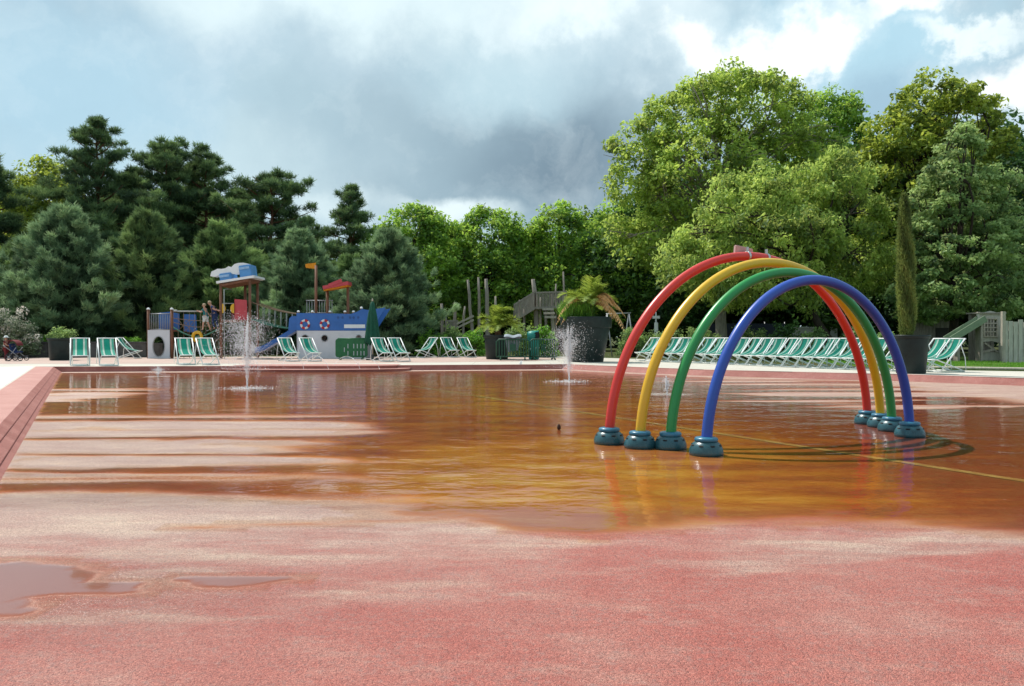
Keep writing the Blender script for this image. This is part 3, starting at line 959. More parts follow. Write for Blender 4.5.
# ------------------------------------------------------------------ vegetation
def quads(C, N, A, l, w):
    """diamond leaves: centre, normal, axis, length, width"""
    A = A - N * (A * N).sum(1, keepdims=True); A /= np.linalg.norm(A, axis=1, keepdims=True) + 1e-9
    B = np.cross(N, A); l = l[:, None] / 2; w = w[:, None] / 2
    V = np.stack([C - A * l, C + B * w - A * l * .1, C + A * l, C - B * w - A * l * .1], 1).reshape(-1, 3)
    return V, np.arange(len(V)).reshape(-1, 4)


def leaf_cloud(rng, cents, per, cr, size, droop=.0, flat=.7, up=.8, aspect=.55, toneamp=.25):
    """cents (n,3); per leaves each; cr clump radius; returns V,F,tone"""
    n = len(cents); C = np.repeat(cents, per, 0)
    g = rng.normal(size=(n * per, 3)); g /= np.linalg.norm(g, axis=1, keepdims=True)
    g *= (rng.random((n * per, 1)) ** .45)
    r = np.repeat(cr if np.ndim(cr) else np.full(n, cr), per)[:, None]
    off = g * r * np.array([1, 1, flat]); C = C + off
    N = rng.normal(size=C.shape) * .75 + np.array([0, 0, up]) + g * .5; N /= np.linalg.norm(N, axis=1, keepdims=True)
    A = rng.normal(size=C.shape) * .7 + g * .6 + np.array([0, 0, -droop])
    sz = size * (.5 + 1.0 * rng.random(len(C)) ** 1.3)
    V, Fc = quads(C, N, A, sz, sz * aspect)
    ct = np.repeat(rng.normal(size=n) * toneamp, per)
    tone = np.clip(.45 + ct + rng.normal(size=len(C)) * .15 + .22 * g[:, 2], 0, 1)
    return V, Fc, np.repeat(tone, 4)


def lobes_points(rng, lobes, dens, keep=.55):
    out = []; own = []
    for i, (c, r) in enumerate(lobes):
        c = np.array(c); r = np.array(r)
        n = int(dens * (r[0] * r[1] + r[0] * r[2] + r[1] * r[2]) / 3 * 4)
        g = rng.normal(size=(n, 3)); g /= np.linalg.norm(g, axis=1, keepdims=True)
        f = keep + (1 - keep) * rng.random((n, 1)) ** .6
        f *= 1 + .16 * np.sin(g[:, :1] * 7 + i) * np.sin(g[:, 2:] * 6 + 2 * i)
        p = c + g * r * f
        ok = np.ones(n, bool)
        for j, (c2, r2) in enumerate(lobes):
            if j != i: ok &= (((p - np.array(c2)) / np.array(r2)) ** 2).sum(1) > .55
        out.append(p[ok])
    return np.concatenate(out)


def limb_mesh(mb, p, q, r0, r1, rng, n=6, bend=.12):
    p = Vector(p); q = Vector(q); L = (q - p).length; pts = []; rs = []
    o = Vector(rng.normal(size=3) * bend * L)
    for k in range(n + 1):
        u = k / n; pts.append(p.lerp(q, u) + o * math.sin(math.pi * u) + Vector((0, 0, .10 * L * math.sin(math.pi * u)))); rs.append(r0 + (r1 - r0) * u)
    mb.tube(pts, rs, 7); return pts


def broadleaf(name, label, px, D, trunk_px, lobes_px, mat, bark, seed, dens=7, per=60, cr=.75, size=.26, droop=.2, trunk_r=.28, fork_y=None, group=None, flat=.7, up=.8, toneamp=.30, nlimb=34, aspect=.55, lean=.15):
    """lobes_px: list of (px, py, half width px, half height px, depth offset m)"""
    rng = np.random.default_rng(seed); k = D / F
    bx = WX(trunk_px, D); t = thing(name, label, 'tree', (bx, D, DECK), 0, group)
    lobes = []
    for (lx, ly, hw, hh, dd) in lobes_px:
        kk = (D + dd) / F
        lobes.append(((WX(lx, D + dd) - bx, dd, WZ(ly, D + dd) - DECK), (hw * kk, max(hw * kk * .8, .8), hh * kk)))
    pts = lobes_points(rng, lobes, dens); pts = pts[pts[:, 2] > .5]
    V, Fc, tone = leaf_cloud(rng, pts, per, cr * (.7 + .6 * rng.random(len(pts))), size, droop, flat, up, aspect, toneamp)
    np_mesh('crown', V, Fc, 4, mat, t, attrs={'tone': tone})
    mb = MB()
    top = max(l[0][2] for l in lobes); fz = (WZ(fork_y, D) - DECK) if fork_y else top * .35
    cx = float(np.mean([l[0][0] for l in lobes])); cy = float(np.mean([l[0][1] for l in lobes]))
    fork = Vector((lean * cx, lean * cy, fz))
    tp = [Vector((0, 0, -.05)), Vector((.02, 0, .25)), fork * .5 + Vector((rng.normal() * .1, 0, 0)), fork, Vector((cx * .7, cy * .7, top * .75)), Vector((cx, cy, top * .98))]
    tp[2].z = fz * .5
    mb.tube(tp, [trunk_r * 1.45, trunk_r * 1.08, trunk_r * .95, trunk_r * .85, trunk_r * .4, trunk_r * .12], 12)
    sel = pts[rng.choice(len(pts), min(nlimb, len(pts)), replace=False)]
    for q in sel:
        u = rng.random() * .8; st = fork.lerp(tp[4], u)
        if q[2] < st.z - .5: st = fork.lerp(tp[2], .2)
        P = limb_mesh(mb, st, q, trunk_r * (.36 - .2 * u), .025, rng)
        for _ in range(2):
            e = Vector(q) + Vector(rng.normal(size=3) * .35); limb_mesh(mb, P[4], e, .035, .012, rng, 3)
    mb.build('trunk', bark, t)
    return t


def tufts(rng, P, Dr, L, nb, w, spread=.75):
    n = len(P); Pp = np.repeat(P, nb, 0); d = np.repeat(Dr, nb, 0) + rng.normal(size=(n * nb, 3)) * spread
    d /= np.linalg.norm(d, axis=1, keepdims=True)
    l = (L * (.7 + .6 * rng.random(n * nb)))[:, None]
    s = np.cross(d, rng.normal(size=d.shape)); s /= np.linalg.norm(s, axis=1, keepdims=True) + 1e-9
    b = Pp + rng.normal(size=Pp.shape) * L * .12
    V = np.stack([b - s * w / 2, b + s * w / 2, b + d * l + s * w * .15, b + d * l - s * w * .15], 1).reshape(-1, 3)
    return V, np.arange(len(V)).reshape(-1, 4)


def young_pine(h, R, seed, mat, bark, nbr=210, label='-', base=.02, point=.95):
    rng = np.random.default_rng(seed)
    t = thing('young_pine', label, 'tree')
    P = []; Dd = []; tn = []; mb = MB()
    mb.tube([(0, 0, -.05), (0, 0, h * .5), (0, 0, h * .97)], [.16, .10, .02], 8)
    for i in range(nbr):
        u = (i + rng.random()) / nbr; z = h * (base + (1 - base) * u ** 1.05)
        az = i * 2.39996 + rng.normal() * .3
        prof = min(1., (1.02 - u) * 1.28) ** point * (.70 + .30 * min(1, u * 5)) * (1 + .16 * math.sin(i * .9 + seed))
        L = R * prof * (.80 + .34 * rng.random()) + .25
        rise = .10 + .55 * u + rng.normal() * .08
        d = np.array([math.cos(az), math.sin(az), 0.]); bt = rng.normal() * .22
        tip = np.array([0, 0, z]) + d * L + np.array([0, 0, L * rise])
        if i % 3 == 0: mb.tube([(0, 0, z), tuple(tip * .5 + np.array([0, 0, z]) * .5 - np.array([0, 0, .05 * L])), tuple(tip)], [.035, .025, .01], 5)
        nc = int(5 + 8 * L / R); m = 9; nt = nc * m
        uc = 1 - .70 * rng.random(nc) ** 1.2; uc[0] = 1.
        latc = rng.normal(size=nc) * L * .20 * (1.15 - uc * .75)
        uu = np.repeat(uc, m) + rng.normal(size=nt) * .055 / max(L, .4); lat = (np.repeat(latc, m) + rng.normal(size=nt) * .10)[:, None]
        side = np.stack([-d[1] * np.ones(nt), d[0] * np.ones(nt), np.zeros(nt)], 1)
        zz = np.repeat(rng.normal(size=nc) * .10, m) + rng.normal(size=nt) * .06
        pp = np.array([0, 0, z]) + np.outer(uu * L, d) + np.outer((np.clip(uu, 0, 2) ** 1.5) * L * rise + zz, [0, 0, 1]) + side * lat
        P.append(pp); Dd.append(np.tile(d * .9 + np.array([0, 0, .75]), (nt, 1)) + side * lat * .8)
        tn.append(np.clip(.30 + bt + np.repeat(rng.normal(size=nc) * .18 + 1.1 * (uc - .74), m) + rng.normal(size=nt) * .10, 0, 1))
    P = np.concatenate(P); Dd = np.concatenate(Dd); tn = np.concatenate(tn); nb = 8
    V, Fc = tufts(rng, P, Dd, .30, nb, .034, .5)
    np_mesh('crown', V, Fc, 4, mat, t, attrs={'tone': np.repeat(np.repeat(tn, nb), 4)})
    mb.build('trunk', bark, t)
    return t


def tall_pine(label, px, top_y, D, width_px, seed, mat, bark, nl=26, low=.35, sparse=1., flat=.42, spire=.5, lean=0., group='tall pines behind the playground', leafsize=.32):
    rng = np.random.default_rng(seed); k = D / F
    h = WZ(top_y, D) - DECK; R = width_px * k / 2 * 1.22
    t = thing('tall_pine', label, 'tree', (WX(px, D), D, DECK), 0, group)
    mb = MB(); n = 9
    ax = [Vector((lean * h * (i / n) ** 1.5 + .12 * math.sin(i * 1.9 + seed), .12 * math.cos(i * 1.3 + seed), h * i / n * .985 - (.05 if i == 0 else 0))) for i in range(n + 1)]
    mb.tube(ax, [.30 * (1 - .88 * i / n) for i in range(n + 1)], 10)
    def axis(u):
        q = u * n; i = min(n - 1, int(q)); return ax[i].lerp(ax[i + 1], q - i)
    P = []; Dd = []; tn = []
    nl = int(nl * 1.9)
    for i in range(nl):
        u = low + (1 - low) * ((i + rng.random() * .8) / nl) ** .9
        u = min(u, .992); az = i * 2.39996 + rng.normal() * .5
        s = (u - low) / (1 - low)
        L = R * (1 - s) ** spire * (.35 + .75 * rng.random() ** .8) + .25 * (1 - .5 * s)
        b = axis(u); d = Vector((math.cos(az), math.sin(az), .10 + .55 * s + rng.normal() * .20))
        tip = b + d * L
        mb.tube([b, b.lerp(tip, .5) + Vector((0, 0, -.06 * L)), tip], [.075 * (1 - .6 * s), .05, .015], 6)
        ncl = max(2, int(3.0 * L * sparse)); bt = rng.normal() * .15
        for _ in range(ncl):
            f = .38 + .66 * rng.random()
            c = b.lerp(tip, f) + Vector((rng.normal() * L * .16, rng.normal() * L * .16, abs(rng.normal()) * .12))
            m = 24; cr = (.24 + .26 * rng.random() + .02 * L) * (1 - .22 * s)
            g = rng.normal(size=(m, 3)); g /= np.linalg.norm(g, axis=1, keepdims=True); g *= rng.random((m, 1)) ** .4
            pp = np.array(c) + g * cr * np.array([1.1, 1.1, flat * 1.2])
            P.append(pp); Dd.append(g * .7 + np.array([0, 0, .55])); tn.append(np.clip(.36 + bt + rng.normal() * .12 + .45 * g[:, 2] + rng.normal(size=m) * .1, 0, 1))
    P = np.concatenate(P); Dd = np.concatenate(Dd); tn = np.concatenate(tn); nb = 7
    V, Fc = tufts(rng, P, Dd, leafsize, nb, .045, .6)
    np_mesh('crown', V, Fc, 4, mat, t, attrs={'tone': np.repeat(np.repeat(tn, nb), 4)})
    mb.build('trunk', bark, t)
    return t


LM = dict(
    bluepine=leaf_mat('needles_blue_green', (0.016, 0.034, 0.016), (0.056, 0.096, 0.048), (0.135, 0.185, 0.09), 0.25, .04, gain=3.00),
    darkpine=leaf_mat('needles_dark', (0.014, 0.03, 0.014), (0.042, 0.074, 0.028), (0.105, 0.145, 0.05), 0.25, .04, gain=2.75),
    midpine=leaf_mat('needles_mid_green', (0.02, 0.042, 0.014), (0.056, 0.096, 0.034), (0.125, 0.175, 0.06), 0.28, .04, gain=2.65),
    plane=leaf_mat('leaves_bright_green', (0.02, 0.055, 0.008), (0.072, 0.145, 0.018), (0.165, 0.26, 0.035), 0.55, .04, gain=2.70),
    dark=leaf_mat('leaves_dark_green', (.012, .034, .008), (.030, .072, .014), (.065, .13, .026), .38, .06),
    olive=leaf_mat('leaves_yellow_green', (0.03, 0.066, 0.01), (0.108, 0.172, 0.024), (0.215, 0.285, 0.05), 0.58, .04, gain=2.75),
    chestnut=leaf_mat('leaves_rusty_green', (0.034, 0.062, 0.01), (0.105, 0.15, 0.02), (0.21, 0.24, 0.035), 0.55, .04, gain=2.40),
    silver=leaf_mat('leaves_silver_green', (0.018, 0.046, 0.01), (0.074, 0.13, 0.036), (0.19, 0.25, 0.09), 0.48, .04, gain=2.60),
    light=leaf_mat('leaves_light_green', (0.032, 0.068, 0.01), (0.104, 0.166, 0.026), (0.21, 0.275, 0.06), 0.57, .04, gain=2.65),
    hedge=leaf_mat('leaves_hedge', (.03, .085, .01), (.08, .19, .015), (.14, .28, .03), .4, .05),
    shrub=leaf_mat('leaves_shrub', (0.035, 0.065, 0.022), (0.085, 0.14, 0.04), (0.18, 0.24, 0.08), 0.40, .04, gain=2.30),
    dry=leaf_mat('dry_fronds', (0.16, 0.075, 0.022), (0.36, 0.185, 0.065), (0.52, 0.31, 0.14), 0.35, .04, gain=2.00),
    frond=leaf_mat('palm_fronds', (.05, .09, .012), (.13, .19, .022), (.26, .30, .05), .4, .08),
    cypress=leaf_mat('cypress_sprays', (0.026, 0.048, 0.012), (0.085, 0.125, 0.028), (0.19, 0.22, 0.055), 0.35, .04, gain=1.90),
    blossom=leaf_mat('white_blossom', (.03, .055, .018), (.07, .10, .035), (.42, .38, .33), .3, .03),
    wood=leaf_mat('far_foliage', (.008, .020, .007), (.018, .042, .012), (.036, .075, .018), .3, .03),
    tan=leaf_mat('bare_twigs', (.06, .05, .02), (.12, .11, .04), (.2, .17, .07), .3, .03))
BK = dict(grey=bark_mat('bark_grey', (.055, .045, .035), (.16, .135, .105)), pale=bark_mat('bark_pale', (.16, .14, .11), (.36, .33, .27)),
          dark=bark_mat('bark_dark', (.022, .018, .014), (.07, .055, .042)), red=bark_mat('bark_reddish', (.07, .035, .02), (.20, .10, .06)))


def veg():
    # ---- young blue-green pines in front
    yp = [young_pine(7.6, 3.3, 5, LM['bluepine'], BK['dark']), young_pine(7.4, 2.7, 8, LM['darkpine'], BK['dark'], 190), young_pine(7.0, 3.0, 9, LM['midpine'], BK['dark'], 190)]
    spec = [(0, 66, 214, 44, 118, 'broad blue-green young pine left of the porthole panel, nearest the dark pot'),
            (1, 147, 219, 46, 92, 'darker young pine right behind the porthole panel'),
            (2, 222, 232, 49, 110, 'mid green young pine behind the play tower roof'),
            (0, 300, 236, 48, 92, 'blue-green young pine behind the orange flag'),
            (0, 388, 236, 44, 100, 'blue-green young pine behind the bow of the ship'),
            (1, 18, 250, 50, 90, 'dark young pine at the left picture edge behind the flowering bush'),
            (2, 262, 262, 53, 80, 'mid green young pine seen above the rope bridge'),
            (2, 350, 262, 52, 80, 'mid green young pine behind the red roofed gate of the ship')]
    dims = [(7.6, 3.3), (7.4, 2.7), (7.0, 3.0)]; seen = set()
    for j, (i, px, ty, D, wpx, lab) in enumerate(spec):
        o = yp[i] if i not in seen else copy_tree(yp[i]); seen.add(i)
        hh = WZ(ty, D) - DECK; ww = wpx * D / F / 2
        o.location = (WX(px, D), D, DECK); o.scale = (ww / dims[i][1], ww / dims[i][1], hh / dims[i][0]); o.rotation_euler = (0, 0, j * 1.7)
        tag(o, lab, 'tree', 'young pines behind the playground')
    # ---- tall pines
    tall_pine('tallest pine on the left, with a pointed layered top', 98, 119, 56, 118, 2, LM['darkpine'], BK['red'], 44, .20, .95, .40, .72)
    tall_pine('tall dark pine left of the play tower roof, second highest', 166, 147, 58, 92, 12, LM['darkpine'], BK['red'], 34, .28, 1.1, .45, .45)
    tall_pine('tall dark pine straight above the play tower', 206, 158, 60, 84, 21, LM['darkpine'], BK['red'], 32, .28, 1.05, .42, .42)
    tall_pine('leaning open pine with bare branch gaps above the rope bridge', 268, 176, 58, 104, 33, LM['darkpine'], BK['red'], 28, .30, .9, .40, .38, .03)
    tall_pine('narrow layered pine standing alone above the flag mast', 350, 187, 60, 74, 41, LM['darkpine'], BK['red'], 26, .30, .95, .30, .75)
    tall_pine('dark pine cut by the left picture edge', -14, 150, 54, 80, 55, LM['darkpine'], BK['red'], 34, .2, 1.2, .5, .6)
    tall_pine('shorter dark pine between the two tall pines on the left', 135, 185, 62, 80, 61, LM['midpine'], BK['red'], 30, .2, 1.1, .5, .5)
    tall_pine('shorter dark pine behind the play tower, right of its roof', 238, 195, 64, 80, 67, LM['darkpine'], BK['red'], 30, .2, 1.1, .5, .5)
    tall_pine('dark pine filling the gap between the tallest pine and the play tower', 128, 172, 66, 100, 71, LM['darkpine'], BK['red'], 34, .15, 1.2, .5, .55)
    tall_pine('dark pine behind the play tower, lower than its neighbours', 188, 190, 68, 110, 73, LM['darkpine'], BK['red'], 34, .15, 1.2, .5, .5)
    tall_pine('low dark pine behind the rope bridge and flag', 300, 222, 66, 90, 77, LM['darkpine'], BK['red'], 30, .15, 1.2, .5, .5)
    tall_pine('dark pine just right of the left edge, behind the yellowish tree', 60, 185, 70, 100, 79, LM['darkpine'], BK['red'], 32, .15, 1.2, .5, .5)
    broadleaf('broadleaf_tree', 'yellowish broadleaf tree among the pines at the far left', 45, 62, 45, [(45, 200, 34, 40, 0), (30, 225, 30, 40, 1), (62, 225, 28, 40, -1), (45, 260, 40, 40, 0)], LM['chestnut'], BK['dark'], 71, 5, 60, .8, .30)
    # ---- round-headed broadleaf row in the middle
    broadleaf('broadleaf_tree', 'bright green broadleaf tree just right of the last young pine', 415, 58, 415,
              [(412, 228, 26, 26, 0), (392, 250, 24, 30, 1), (438, 250, 26, 34, 0), (415, 275, 42, 36, -1), (420, 300, 44, 24, 0)], LM['plane'], BK['dark'], 81, 6.5, 60, .72, .27, group='round headed trees in the middle')
    broadleaf('broadleaf_tree', 'round bright green tree above the green palm', 488, 60, 488,
              [(488, 240, 36, 31, 0), (466, 258, 22, 34, 1), (512, 258, 24, 36, 0), (488, 282, 42, 32, -1), (488, 302, 44, 22, 0)], LM['plane'], BK['dark'], 82, 6.5, 60, .72, .27, group='round headed trees in the middle')
    broadleaf('broadleaf_tree', 'bright green tree above the huge pot', 560, 60, 560,
              [(560, 234, 30, 30, 0), (545, 260, 22, 40, 1), (580, 256, 26, 40, 0), (562, 285, 38, 32, -1), (562, 304, 44, 22, 0)], LM['plane'], BK['dark'], 83, 6.5, 60, .72, .27, group='round headed trees in the middle')
    broadleaf('broadleaf_tree', 'bright green tree partly hidden by the big tree on the right', 622, 58, 622,
              [(618, 236, 32, 31, 0), (640, 255, 30, 40, 1), (602, 268, 24, 44, 0), (625, 290, 40, 34, -1)], LM['plane'], BK['dark'], 84, 6.5, 60, .72, .27, group='round headed trees in the middle')
    # ---- the big trees on the right
    broadleaf('broadleaf_tree', 'largest tree, an airy broad crown over the rainbow arches with a pale trunk', 740, 47, 722,
              [(735, 108, 62, 36, 0), (680, 128, 46, 40, 0), (640, 170, 34, 48, -.5), (700, 180, 62, 60, -1.5), (770, 118, 44, 36, 1), (785, 160, 50, 50, 0), (650, 225, 40, 48, 0), (700, 250, 62, 44, -1), (770, 230, 60, 56, -1)],
              LM['olive'], BK['pale'], 91, 4.9, 72, .62, .24, .5, .34, 285, flat=.8, nlimb=90, toneamp=.28)
    broadleaf('broadleaf_tree', 'lighter leafy tree with drooping leaves right behind the blue arch, trunk leaning left', 800, 38, 838,
              [(840, 178, 30, 28, 0), (812, 190, 34, 26, 0), (772, 202, 34, 28, -.5), (850, 218, 34, 40, 0), (790, 240, 60, 34, -1), (725, 245, 44, 38, 0), (690, 262, 36, 30, 0), (860, 262, 32, 38, 0), (770, 285, 70, 24, -.5), (745, 205, 40, 34, .3)],
              LM['light'], BK['dark'], 92, 6.2, 80, .50, .22, 1.2, .19, 285, flat=.8, up=.5, aspect=.42, nlimb=50, lean=.75)
    broadleaf('broadleaf_tree', 'small bright rounded treetop peeping over between the two big crowns', 826, 54, 826,
              [(826, 122, 34, 31, 0), (806, 150, 30, 40, 0), (846, 150, 26, 44, 0), (830, 200, 40, 50, 0), (830, 260, 50, 50, 0)], LM['plane'], BK['dark'], 93, 5.5, 60, .7, .26)
    broadleaf('broadleaf_tree', 'rusty green chestnut like tree with clumpy top on the right', 940, 48, 940,
              [(935, 108, 44, 32, 0), (968, 128, 38, 36, 0), (895, 140, 34, 28, 0), (985, 165, 34, 36, 0), (885, 185, 30, 40, .5), (930, 180, 60, 50, 0), (890, 240, 30, 50, 0), (985, 200, 30, 40, 0)],
              LM['chestnut'], BK['dark'], 94, 4.6, 66, .66, .28, .3, .3, 270, flat=.6, nlimb=60)
    broadleaf('broadleaf_tree', 'dense silvery green tree with pointed top behind the cypress and playhouse', 962, 36, 952,
              [(962, 165, 24, 40, 0), (945, 200, 34, 40, 0), (985, 205, 36, 42, .3), (965, 245, 58, 44, -.4), (925, 265, 30, 46, .2), (1010, 262, 34, 46, 0), (965, 290, 70, 28, -.6), (1000, 302, 40, 17, -.8), (925, 308, 30, 16, 0)],
              LM['silver'], BK['dark'], 95, 8.0, 84, .40, .18, .7, .2, 300, flat=.6, nlimb=40)
    broadleaf('broadleaf_tree', 'dark green tree cut by the right picture edge', 1035, 44, 1040,
              [(1035, 190, 36, 46, 0), (1020, 240, 34, 50, 0), (1060, 240, 40, 60, 0), (1030, 290, 50, 40, 0)], LM['dark'], BK['dark'], 96, 5.5, 60, .7, .24)
    # ---- trees standing behind, filling the gaps
    f = broadleaf('background_tree', 'dark tree in the second rank behind the park', 0, 74, 512,
                  [(512, 235, 45, 34, 0), (490, 270, 40, 40, 0), (540, 270, 40, 40, 0), (512, 305, 60, 30, 0)], LM['dark'], BK['dark'], 101, 3.6, 46, .95, .40, group='second rank trees')
    first = True
    for px, D, s, rz in ((20, 76, .95, .3), (110, 78, 1.0, 1.2), (205, 80, .9, 2.2), (300, 78, .82, 3.1), (385, 76, .85, 4.2), (450, 78, .85, 5.2), (528, 80, .85, .7), (600, 76, .92, 1.7), (690, 72, 1.15, 2.7), (760, 70, 1.2, 3.7), (840, 66, 1.25, 4.7), (900, 62, 1.25, 5.7), (985, 58, 1.2, .9), (1050, 60, 1.2, 1.9), (-70, 74, 1.0, 2.9), (655, 58, .85, 3.3), (870, 52, .9, 2.0)):
        o = f if first else copy_tree(f); first = False
        o.location = (WX(px, D), D, DECK); o.scale = (s, s, s); o.rotation_euler = (0, 0, rz)
        o['label'] = 'dark tree of the second rank seen only through gaps behind the front trees'
    # far wood closing the horizon
    rng = np.random.default_rng(7); n = 4200
    a = np.stack([rng.uniform(-95, 95, n), 84 + rng.normal(size=n) * 2.5, np.zeros(n)], 1)
    hgt = 7.6 + 2.2 * (fbm(a[:, 0] * .16, a[:, 0] * 0, 5) - .5) * 2
    a[:, 2] = hgt * rng.random(n) ** .8
    V, Fc, tone = leaf_cloud(rng, a, 26, 1.3, .75, .2, .8)
    tag(np_mesh('far_wood', V, Fc, 4, LM['wood'], attrs={'tone': tone}), 'dark mass of far trees closing the park behind', 'wood', kind='stuff')

    # ---- shrubs and hedges
    def shrub(px, top_y, D, wpx, mat, seed, label, cat='shrub', n=70, per=46, size=.12, name='shrub', group=None, zlow=0.):
        rng = np.random.default_rng(seed); k = D / F; h = WZ(top_y, D) - DECK - zlow; r = wpx * k / 2
        t = thing(name, label, cat, (WX(px, D), D, DECK + zlow), 0, group)
        g = rng.normal(size=(n, 3)); g /= np.linalg.norm(g, axis=1, keepdims=True); g[:, 2] = abs(g[:, 2])
        g *= (.5 + .5 * rng.random((n, 1)))
        c = g * np.array([r, r * .8, h * .86]) + np.array([0, 0, .12])
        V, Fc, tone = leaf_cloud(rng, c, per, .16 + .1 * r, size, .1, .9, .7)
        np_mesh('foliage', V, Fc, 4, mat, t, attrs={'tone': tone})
        mb = MB()
        for q in c[::3]: mb.tube([(q[0] * .1, q[1] * .1, -.05), (q[0] * .5, q[1] * .5, q[2] * .6), tuple(q)], [.03, .018, .006], 5)
        mb.build('stems', BK['grey'], t); return t
    GS = 'shrubs behind the long deck chair row'
    for i, (px, ty, D, w, lab) in enumerate(((634, 324, 41, 40, 'grey green shrub under the swing frame right of the huge pot'), (664, 321, 41, 46, 'grey green shrub seen between red and yellow arch legs'), (700, 324, 40, 48, 'grey green shrub seen between green and blue arch legs'),
                             (748, 322, 38, 46, 'grey green shrub just right of the blue arch leg'), (786, 317, 36, 44, 'tall dark shrub between the two thin trunks'), (812, 322, 35, 30, 'shrub touching the leaning trunk'), (856, 322, 33, 34, 'shrub behind the far arch legs'), (884, 330, 31, 26, 'low shrub left of the cypress pot'))):
        shrub(px, ty, D, w, LM['shrub'] if i not in (4,) else LM['dark'], 200 + i, lab, group=GS)
    GM = 'shrubs in front of the wooden walkway'
    for i, (px, ty, D, w, lab) in enumerate(((432, 328, 42, 34, 'bright green shrub right of the sideways deck chair'), (452, 321, 43, 32, 'green shrub under the short wooden posts'), (474, 326, 42, 26, 'yellow green shrub left of the palm pot'), (520, 319, 42, 34, 'yellow green shrub behind the picket barriers'), (545, 322, 40, 30, 'tall green shrub left of the huge pot'), (415, 334, 46, 24, 'low shrub below the bow side pine'))):
        shrub(px, ty, D, w, LM['hedge'] if i in (0, 2, 4) else LM['shrub'], 220 + i, lab, group=GM)
    shrub(12, 303, 39, 58, LM['blossom'], 240, 'bush with whitish flowers at the left edge above the pushchair', n=90, per=60, size=.13, name='flowering_bush')
    shrub(40, 338, 41, 34, LM['hedge'], 241, 'bright green clipped hedge above the low wall left of the dark pot', 'hedge', 60, 40, .11, 'hedge', None, .55)
    shrub(128, 341, 42, 30, LM['hedge'], 242, 'green clipped hedge above the low wall right of the second deck chair', 'hedge', 60, 40, .11, 'hedge', None, .55)
    shrub(388, 333, 44, 24, LM['hedge'], 243, 'yellow green low shrub right of the parasol under the pine')
    # plant in the left pot
    tt = shrub(63, 329, PL3[1], 26, LM['shrub'], 245, 'small leafy plant growing in the dark pot at the far left', 'plant', 26, 36, .10, 'potted_plant', None, PL3[2] - .06)

    # ---- palms
    def palm(px, D, z0, nf, L, seed, label, trunk_h, ndry=0):
        rng = np.random.default_rng(seed); t = thing('palm', label, 'palm', (WX(px, D), D, z0))
        mb = MB(); mb.tube([(0, 0, -.05), (0, 0, trunk_h * .5), (.02, 0, trunk_h)], [.16, .15, .11], 10)
        mb.build('trunk', BK['red'], t)
        for dry in (0, 1):
            Vs = []; Fs = []; T = []; off = 0; st = MB()
            m = ndry if dry else nf
            if not m: continue
            for i in range(m):
                az = (i * 2.39996 + rng.normal() * .25) if not dry else rng.uniform(-1.0, .7) if i % 4 else rng.uniform(2.6, 3.9)
                el = rad(rng.uniform(34, 86)) if not dry else rad(rng.uniform(22, 60))
                l = L * (.75 + .35 * rng.random()) * (1.05 if dry else 1); d = np.array([math.cos(az) * math.cos(el), math.sin(az) * math.cos(el), math.sin(el)])
                bend = (.70 if not dry else 1.05) * l
                us = np.linspace(0, 1, 26)
                C = np.outer(us * l, d) + np.outer(-bend * us ** 2.2 * (.5 + .5 * math.cos(el)), [0, 0, 1]) + np.array([0, 0, trunk_h])
                st.tube([tuple(q) for q in C[::5]], [.018, .015, .012, .009, .007, .005][:len(C[::5])], 5)
                tan = np.gradient(C, axis=0); tan /= np.linalg.norm(tan, axis=1, keepdims=True)
                side = np.cross(tan, [0, 0, 1.]); side /= np.linalg.norm(side, axis=1, keepdims=True) + 1e-9
                upv = np.cross(side, tan)
                for s in (-1, 1):
                    for sub in range(2):
                        c = C[3:] + tan[3:] * (sub * l / 52)
                        w = l * (.27 if not dry else .15) * np.sin(np.pi * np.clip(us[3:] * .9 + .08, 0, 1)) ** .7
                        ld = side[3:] * s * .8 + tan[3:] * .55 + upv[3:] * (.28 if not dry else -.3) + rng.normal(size=c.shape) * .10
                        ld /= np.linalg.norm(ld, axis=1, keepdims=True)
                        tip = c + ld * w[:, None] - np.outer(w * .12, [0, 0, 1]); wd = tan[3:] * .022
                        V = np.stack([c - wd, c + wd, tip + wd * .2, tip - wd * .2], 1).reshape(-1, 3)
                        Vs.append(V); Fs.append(np.arange(len(V)).reshape(-1, 4) + off); off += len(V)
                        T.append(np.repeat(np.clip(.5 + rng.normal() * .2 + rng.normal(size=len(c)) * .1, 0, 1), 4))
            nm = 'dry_fronds' if dry else 'fronds'
            o = np_mesh(nm, np.concatenate(Vs), np.concatenate(Fs), 4, LM['dry' if dry else 'frond'], t, attrs={'tone': np.concatenate(T)})
            if dry: o['label'] = 'brown dried fronds hanging over the pot edge'
            st.build('stalks', M['wood_pale'] if dry else LM['frond'], t)
        return t
    palm(589, PL1[1], DECK + PL1[2] - .05, 22, 1.9, 301, 'palm with drooping brown dried fronds in the huge pot', .5, 16)
    palm(498, PL4[1], DECK + PL4[2] - .05, 30, 1.8, 302, 'bushy yellow green palm in the pot behind the picket barrier', .25)
    # grass growing in the huge pot
    rng = np.random.default_rng(310); n = 900
    P = np.stack([rng.uniform(-.95, .1, n), rng.uniform(-.6, .4, n), np.zeros(n)], 1)
    t = thing('grass_tuft', 'tuft of long green grass in the huge pot left of the palm', 'grass', (WX(586, PL1[1]), PL1[1], DECK + PL1[2] - .06))
    V, Fc = tufts(rng, P, np.tile([0, 0, 1.], (n, 1)), .55, 3, .02, .28)
    np_mesh('blades', V, Fc, 4, LM['hedge'], t, attrs={'tone': np.repeat(rng.random(n * 3), 4)})

    # ---- columnar cypress
    D = PL2[1]; h = WZ(195, D) - DECK - PL2[2]; rng = np.random.default_rng(320)
